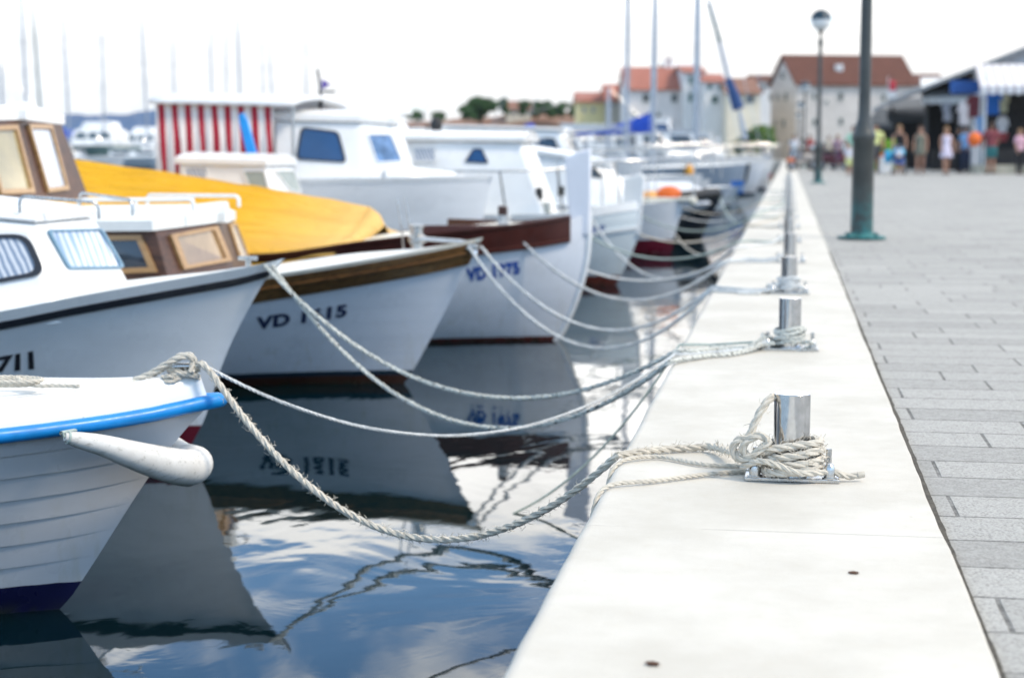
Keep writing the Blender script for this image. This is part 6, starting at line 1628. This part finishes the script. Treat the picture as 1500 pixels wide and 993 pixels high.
skin_person('person', 'person in white on the quay left of the parked scooters', P2(1163, 95), toward, 1.72, HB, [('shirt', wht, sleeve, 0.02), ('trousers', lblue, trous, 0.015), SH], walk=0.05, group='people by the scooters')
skin_person('person', 'person in a red top behind the parked scooters', P2(1186, 92), toward+0.4, 1.70, HD, [('shirt', redc, sleeve, 0.02), ('trousers', navy, trous, 0.015), SH], walk=0.05, group='people by the scooters')
skin_person('person', 'person in a pale pink top bending beyond the maroon scooter', P2(1228, 84), toward-0.5, 1.62, HBL, [('shirt', pink, sleeve, 0.02), ('shorts', navy, shorts, 0.015), SH], walk=0.02, lean=0.12, group='people by the scooters')
skin_person('person', 'person in pale clothes beyond the second lamp post', P2(1214, 100), toward, 1.70, HB, [('shirt', C('beige_cloth', (0.55, 0.48, 0.38)), sleeve, 0.02), ('trousers', dgr, trous, 0.015), SH], walk=0.05, group='people by the scooters')
# stroller
def wheel(mb, c, r_, w_, ax='x', n=20):
    pts = [Vector((c[0], c[1]+r_*math.cos(a), c[2]+r_*math.sin(a))) if ax == 'x' else Vector((c[0]+r_*math.cos(a), c[1], c[2]+r_*math.sin(a))) for a in [2*math.pi*k/n for k in range(n)]]
    mb.tube(pts, w_, 6, closed=True)
r = empty('stroller', 'blue child stroller pushed by the woman in the black top', 'stroller', P2(1317, 59.6), math.pi, None)
for sx_ in (-0.22, 0.22):
    for y in (0.28, -0.25):
        mb = MB(); wheel(mb, (sx_, y, 0.10), 0.08, 0.022); wf = mb.build('wheel', BLACK, r)
mb = MB()
for sx_ in (-0.2, 0.2): mb.tube([(sx_, 0.28, 0.10), (sx_, 0.05, 0.45), (sx_, -0.30, 0.85), (sx_, -0.42, 1.0)], 0.014, 6); mb.tube([(sx_, -0.25, 0.10), (sx_, 0.05, 0.45)], 0.014, 6)
mb.tube([(-0.2, -0.42, 1.0), (0.2, -0.42, 1.0)], 0.018, 6); mb.tube([(-0.2, 0.05, 0.45), (0.2, 0.05, 0.45)], 0.014, 6); mb.build('frame', STEELSAT, r)
mb = MB(); mb.box((0, 0.02, 0.42), (0.36, 0.34, 0.06)); mb.box((0, -0.16, 0.62), (0.36, 0.06, 0.42), rot=Matrix.Rotation(0.25, 3, 'X')); mb.build('seat', C('royal_blue_cloth', (0.02, 0.14, 0.50)), r, bevel=0.02)
mb = MB(); rows = [[Vector((0.21*math.cos(b)*1.0, -0.16+0.32*math.sin(a)*abs(math.sin(b))**0.3, 0.66+0.28*math.cos(a)*abs(math.sin(b))**0.6)) for b in np.linspace(0.02, math.pi-0.02, 11)] for a in np.linspace(-0.5, 1.3, 8)]
mb.grid(rows); mb.build('canopy', C('sky_blue_cloth', (0.05, 0.40, 0.65)), r, smooth=60)
mb = MB(); mb.blob((0.36, -0.28, 0.62), (0.16, 0.10, 0.24), 10, jit=0.2); mb.build('bag', C('sky_blue_cloth', (0.05, 0.40, 0.65)), r)
skin_person('person', 'small child with a pink sunhat sitting in the stroller', P2(1317, 59.5)+Vector((0, 0, 0.20)), toward, 0.75, pink, [('shirt', wht, sleeve, 0.03), ('shorts', navy, shorts, 0.03)], walk=0.0, group=None)
# scooters and motorbikes
def scooter(loc, rz, label, c1, c2, mg=None):
    r = empty('scooter', label, 'scooter', loc, rz, 'scooters and motorbikes parked on the quay')
    for y in (0.62, -0.62):
        mb = MB(); wheel(mb, (0, y, 0.27), 0.21, 0.058); t = mb.build('wheel', BLACK, r)
        mb = MB(); mb.tube([(-0.04, y, 0.27), (0.04, y, 0.27)], 0.15, 14); mb.build('rim', ALU, t)
    b1_ = mat(label[:12].replace(' ', '_')+'_paint', c1, 0.25, coat=0.5); b2_ = mat(label[:12].replace(' ', '_')+'_seat', c2, 0.6)
    mb = MB(); mb.blob((0, -0.38, 0.56), (0.17, 0.52, 0.20), 14); mb.blob((0, 0.10, 0.34), (0.16, 0.42, 0.10), 12); mb.build('body', b1_, r, smooth=60)
    mb = MB(); mb.blob((0, -0.32, 0.78), (0.15, 0.42, 0.09), 14); mb.build('seat', b2_, r, smooth=60)
    mb = MB(); mb.prism([(-0.20, 0.42, 0.35), (0.20, 0.42, 0.35), (0.22, 0.40, 0.7), (0.12, 0.34, 0.98), (-0.12, 0.34, 0.98), (-0.22, 0.40, 0.7)], (0, 0.07, 0)); mb.build('leg_shield', b1_, r, bevel=0.03)
    mb = MB(); mb.blob((0, 0.62, 0.44), (0.09, 0.30, 0.12), 12); mb.build('mudguard', mg or b1_, r, smooth=60)
    mb = MB(); mb.tube([(0, 0.62, 0.27), (0, 0.50, 0.7), (0, 0.38, 1.02)], 0.03, 8); mb.tube([(-0.33, 0.26, 1.10), (-0.12, 0.34, 1.04), (0.12, 0.34, 1.04), (0.33, 0.26, 1.10)], 0.018, 8)
    mb.build('handlebar', STEELSAT, r)
    mb = MB(); mb.blob((0, 0.46, 1.0), (0.10, 0.07, 0.09), 12); mb.build('headlight', mat('lamp_lens', (0.7, 0.78, 0.8), 0.1), r)
    for sd in (-1, 1):
        mb = MB(); mb.tube([(sd*0.24, 0.30, 1.08), (sd*0.28, 0.30, 1.22)], 0.008, 5); mb.blob((sd*0.29, 0.30, 1.27), (0.07, 0.02, 0.05), 8); mb.build('mirror', BLACK, r)
    return r
scooter(P2(1188, 76), 3.3, 'black and teal scooter with a round headlight facing the camera', (0.01, 0.05, 0.06), (0.02, 0.02, 0.02))
scooter(P2(1166, 80), 2.9, 'dark blue scooter parked leftmost of the row', (0.03, 0.05, 0.12), (0.02, 0.02, 0.02))
scooter(P2(1176, 71), 2.3, 'pale grey scooter with an orange front mudguard near the quay edge', (0.30, 0.28, 0.27), (0.10, 0.08, 0.07), mat('orange_mudguard', (0.5, 0.13, 0.04), 0.4))
scooter(P2(1222, 73), 4.2, 'dark maroon scooter right of the second lamp post', (0.12, 0.02, 0.03), (0.015, 0.015, 0.015))
scooter(P2(1236, 76), 3.9, 'purple and red scooter half behind the maroon one', (0.20, 0.05, 0.12), (0.03, 0.02, 0.04))
# parked dark cars beyond
def car(loc, rz, label, c):
    r = empty('parked_car', label, 'car', loc, rz, 'cars parked by the stone house'); pm = mat('car_'+label[:10].replace(' ', '_'), c, 0.25, coat=0.8)
    for x in (-0.76, 0.76):
        for y in (-1.3, 1.3):
            mb = MB(); wheel(mb, (x, y, 0.31), 0.23, 0.09); t = mb.build('wheel', BLACK, r); mb = MB(); mb.tube([(x-0.07, y, .31), (x+0.07, y, .31)], 0.17, 12); mb.build('rim', ALU, t)
    mb = MB(); mb.box((0, 0, 0.58), (1.7, 4.1, 0.5)); mb.build('body', pm, r, bevel=0.13, bseg=4)
    mb = MB(); mb.add([(-.8, -1.7, .82), (.8, -1.7, .82), (.8, 1.0, .82), (-.8, 1.0, .82), (-.62, -1.2, 1.42), (.62, -1.2, 1.42), (.62, .35, 1.42), (-.62, .35, 1.42)], [(0, 1, 5, 4), (1, 2, 6, 5), (2, 3, 7, 6), (3, 0, 4, 7), (4, 5, 6, 7)]); mb.build('cabin_glass', GLASSD, r, bevel=0.06)
    mb = MB(); mb.box((0, -.42, 1.43), (1.22, 1.5, .05)); mb.build('roof', pm, r, bevel=0.02)
    for x in (-.6, .6): mb = MB(); mb.blob((x, 2.02, .66), (.17, .06, .1), 8); mb.build('headlight', mat('lamp_lens', (0.7, 0.78, 0.8), 0.1), r)
car(P2(1206, 125), 1.9, 'dark grey car parked before the stone house wall', (0.03, 0.03, 0.035)); car(P2(1232, 128), 1.6, 'black car parked right of the grey one, below the arched window', (0.015, 0.015, 0.02)); car(P2(1252, 122), 1.3, 'silver car half behind the near lamp post', (0.4, 0.4, 0.42))

# ---- market stalls on the right
def stall(px, D, w_, h_, dep, label, awn, sign=None, stripes=False, back=True, z_eave=None):
    p = P2(px, D); r = empty('market_stall', label, 'market stall', p, -0.06, 'market stalls along the promenade')
    for x in (0, w_):
        for y in (0, dep):
            mb = MB(); mb.box((x, y, h_/2), (0.10, 0.10, h_)); mb.build('post', WHITE if D < 70 else mat('dark_stall_post', (0.10, 0.10, 0.10), 0.6), r, bevel=0.008)
    mb = MB(); mb.box((w_/2, dep, h_/2), (w_-0.12, 0.06, h_-0.1)); mb.build('back_wall', mat('stall_painted_shade_board', (0.022, 0.020, 0.020), 0.8), r)  # near-black board colour paints in the shade inside the stall
    mb = MB(); mb.prism([(-0.25, -1.1, h_-0.55), (w_+0.25, -1.1, h_-0.55), (w_+0.25, dep+0.3, h_+0.45), (-0.25, dep+0.3, h_+0.45)], (0, 0, 0.05)); aw = mb.build('awning', awn, r)
    mb = MB()
    for k in range(int((w_+0.5)/0.3)):
        x0 = -0.25+k*0.3; mb.prism([(x0, -1.12, h_-0.53), (x0+0.29, -1.12, h_-0.53), (x0+0.29, -1.12, h_-0.74), (x0+0.145, -1.12, h_-0.82), (x0, -1.12, h_-0.74)], (0, 0.02, 0))
    mb.build('valance', awn, r, smooth=0)
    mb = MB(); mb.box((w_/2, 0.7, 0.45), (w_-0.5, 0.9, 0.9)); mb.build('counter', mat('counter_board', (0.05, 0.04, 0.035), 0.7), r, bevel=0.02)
    return r
def hang(p, w_, h_, c, label, rz=0.0, legs=False, name='hanging_shirt'):
    """a shirt or towel on a hanger"""
    mb = MB(); W = w_/2
    prof = [(-W*.35, 0), (-W, -h_*.12), (-W*1.25, -h_*.42), (-W*.95, -h_*.46), (-W*.78, -h_*.30), (-W*.82, -h_), (W*.82, -h_), (W*.78, -h_*.30), (W*.95, -h_*.46), (W*1.25, -h_*.42), (W, -h_*.12), (W*.35, 0)]
    rows = []
    mb.prism([(x, 0, z) for x, z in prof], (0, 0.05, 0))
    o = mb.build(name, c, None, smooth=0, bevel=0.012); o.location = p; o.rotation_euler = (0, 0, rz); return tag(o, label, 'shirt', 'clothes hung out at the stalls')
g = G('grey_white_awning_stripes'); u = g.math('FRACT', g.math('MULTIPLY', g.sep()[0], 1/0.30)); g.color(g.mix(g.math('LESS_THAN', u, 0.42), (0.72, 0.71, 0.71), (0.50, 0.45, 0.46))); g.b.inputs['Roughness'].default_value = 0.8
AWS = g.m
AWW = mat('white_awning_canvas', (0.74, 0.75, 0.74), 0.75); AWG = mat('grey_awning_canvas', (0.11, 0.115, 0.12), 0.75); AWD = mat('dark_awning_canvas', (0.06, 0.065, 0.07), 0.8)
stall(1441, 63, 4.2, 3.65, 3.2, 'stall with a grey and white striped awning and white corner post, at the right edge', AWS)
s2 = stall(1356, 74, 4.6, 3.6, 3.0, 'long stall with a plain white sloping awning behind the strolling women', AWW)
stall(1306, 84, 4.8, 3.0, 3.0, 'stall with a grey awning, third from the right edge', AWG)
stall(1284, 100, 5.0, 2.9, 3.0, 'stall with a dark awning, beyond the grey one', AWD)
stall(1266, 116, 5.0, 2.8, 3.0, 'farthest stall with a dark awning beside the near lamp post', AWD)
# gabled market hall behind the striped awning
def gable_hall():
    D = 72; r = empty('market_hall', 'pale gabled market hall rising behind the striped awning', 'building', P2(1425, D), 0.0)
    W = 8.5; z = lambda py: zpx(py, D)
    mb = MB(); h0 = z(104); h1 = z(66)+0.6
    mb.add([(0, 0, 0), (W, 0, 0), (W, 12, 0), (0, 12, 0), (0, 0, h0), (W, 0, h0), (W, 12, h0), (0, 12, h0), (W/2, 0, h1), (W/2, 12, h1)], [(0, 1, 5, 8, 4), (1, 2, 6, 5), (2, 3, 7, 9, 6), (3, 0, 4, 7), (4, 8, 9, 7), (8, 5, 6, 9)])
    mb.build('wall', mat('pale_grey_board', (0.58, 0.58, 0.60), 0.7), r, smooth=0)
    mb = MB(); sl = (h1-h0)/(W/2)
    mb.prism([(-3.6, -0.7, h0-3.6*sl), (W/2, -0.7, h1), (W/2, -0.7, h1+0.16), (-3.6, -0.7, h0-3.6*sl+0.16)], (0, 13, 0)); mb.prism([(W/2, -0.7, h1), (W+0.6, -0.7, h0-0.6*sl), (W+0.6, -0.7, h0-0.6*sl+0.16), (W/2, -0.7, h1+0.16)], (0, 13, 0))
    mb.build('roof', mat('grey_sheet_roof', (0.28, 0.29, 0.30), 0.6), r, smooth=0)
    mb = MB(); mb.box((W/2, 0-0.03, h0*0.42), (W-1.2, 0.05, h0*0.7)); mb.build('shop_shade_panel', mat('painted_shop_shade', (0.015, 0.014, 0.016), 0.9), r)  # near-black panel on the wall: painted shade in place of an open interior
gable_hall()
# raised stone terrace in front of the right stall
mb = MB(); mb.box((0, 0, 0.15), (9.0, 3.0, 0.33)); o = mb.build('terrace_step', mat('beige_stone_step', (0.50, 0.46, 0.36), 0.8, var=0.3, scale=3), bevel=0.02); o.location = P2(1443, 62)+Vector((4.3, 1.6, 0)); tag(o, 'low beige stone step in front of the striped-awning stall', 'step')
# blue sign board
mb = MB(); mb.box((0, 0, 0), (1.1, 0.08, 0.5)); o = mb.build('sign_board', mat('blue_sign', (0.02, 0.10, 0.36), 0.5), bevel=0.01); o.location = V(1413, 128, 66); tag(o, 'blue sign board under the eaves left of the striped awning', 'sign')
for (px, py, D, w_, h_, m, lab) in [(1455, 131, 64.5, 0.62, 0.95, C('royal_blue_cloth', (0.02, 0.10, 0.45)), 'royal blue shirt hung under the striped awning'), (1470, 138, 65, 0.4, 0.7, C('yellow_white_cloth', (0.6, 0.6, 0.4)), 'pale yellow shirt hung right of the blue one'),
    (1428, 140, 66, 0.55, 0.85, mar, 'dark maroon shirt hung left of the white post'), (1413, 150, 68, 0.45, 0.9, wht, 'white shirt hung left of the maroon one'), (1469, 170, 65, 0.4, 0.9, C('white_red_cloth', (0.7, 0.68, 0.68)), 'white shirt hung low beside the man in maroon'),
    (1470, 194, 64.9, 0.35, 0.35, redc, 'red cloth hung lowest beside the man in maroon'), (1400, 152, 70, 0.4, 0.8, blk, 'black shirt hung at the end of the clothes row'), (1388, 150, 72, 0.4, 0.8, C('grey_cloth', (0.3, 0.3, 0.33)), 'grey shirt hung above the woman in white'), (1437, 170, 65, 0.35, 0.7, lblue, 'light blue towel hung beside the white post')]:
    hang(V(px, py, D), w_, h_, m, lab)
# orange ball/bag, cool box, flags
mb = MB(); mb.blob((0, 0, 0), (0.25, 0.22, 0.26), 16, jit=0.15); o = mb.build('beach_bag', ORANGE); o.location = V(1428, 204, 62); tag(o, 'bright orange beach bag carried at the white post', 'bag')
r = empty('cool_box', 'white cool box with an orange lid on the ground by the stroller', 'cool box', P2(1297, 62), 0.1)
mb = MB(); mb.box((0, 0, 0.32), (0.42, 0.35, 0.60)); mb.build('box', WHITE, r, bevel=0.03); mb = MB(); mb.box((0, 0, 0.68), (0.40, 0.33, 0.12)); mb.build('lid', ORANGE, r, bevel=0.03)
# flag on a pole before the stone house
r = empty('flag_pole', 'flag pole with a blue, white and red flag before the stone house', 'flag pole', P2(1299, 125))
mb = MB(); mb.tube([(0, 0, 0), (0, 0, 6.2)], [0.05, 0.03], 8); mb.build('pole', WHITE, r)
g = G('striped_flag'); zf = g.sep()[2]; g.color(g.mix(g.math('GREATER_THAN', zf, 5.2), g.mix(g.math('GREATER_THAN', zf, 4.5), (0.03, 0.06, 0.35), (0.7, 0.7, 0.7)), (0.5, 0.04, 0.06))); g.b.inputs['Roughness'].default_value = 0.8
mb = MB(); mb.grid([[Vector((0.03+0.55*k/8*math.cos(0.3*math.sin(k)), 0.08*math.sin(k*1.1+j*0.4), 6.0-2.1*j/10-0.15*k/8)) for k in range(9)] for j in range(11)]); o = mb.build('flag', g.m, r, smooth=60); o.modifiers.new('thickness', 'SOLIDIFY').thickness = 0.01
# potted shrub by the yellow-shirted man
def shrub(loc, lab):
    tree(loc, 1.3, 0.9, lab, m=leafmat('bright_shrub', (0.14, 0.30, 0.02), (0.22, 0.42, 0.05)), n=500, leaf=0.09, seed=77, group=None, name='shrub', trunk=0.15)
shrub(P2(1298, 66), 'bright lime green shrub behind the man in yellow')
# ---------------------------------------------------------------- sea haze
mb = MB(); mb.box((0, 1650, 48.0), (7000, 3500, 110.0))
hz_o = mb.build('haze', mat('haze_dummy', (1, 1, 1)), smooth=0)
hm = bpy.data.materials.new('sea_haze'); hm.use_nodes = True; hm.node_tree.nodes.clear()
ho = hm.node_tree.nodes.new('ShaderNodeOutputMaterial'); hv = hm.node_tree.nodes.new('ShaderNodeVolumePrincipled')
hv.inputs['Color'].default_value = (0.86, 0.93, 1.0, 1); hv.inputs['Density'].default_value = 0.00007; hv.inputs['Anisotropy'].default_value = 0.2
hm.node_tree.links.new(hv.outputs[0], ho.inputs['Volume'])
hz_o.data.materials.clear(); hz_o.data.materials.append(hm)
tag(hz_o, kind='stuff')
bpy.context.view_layer.update()
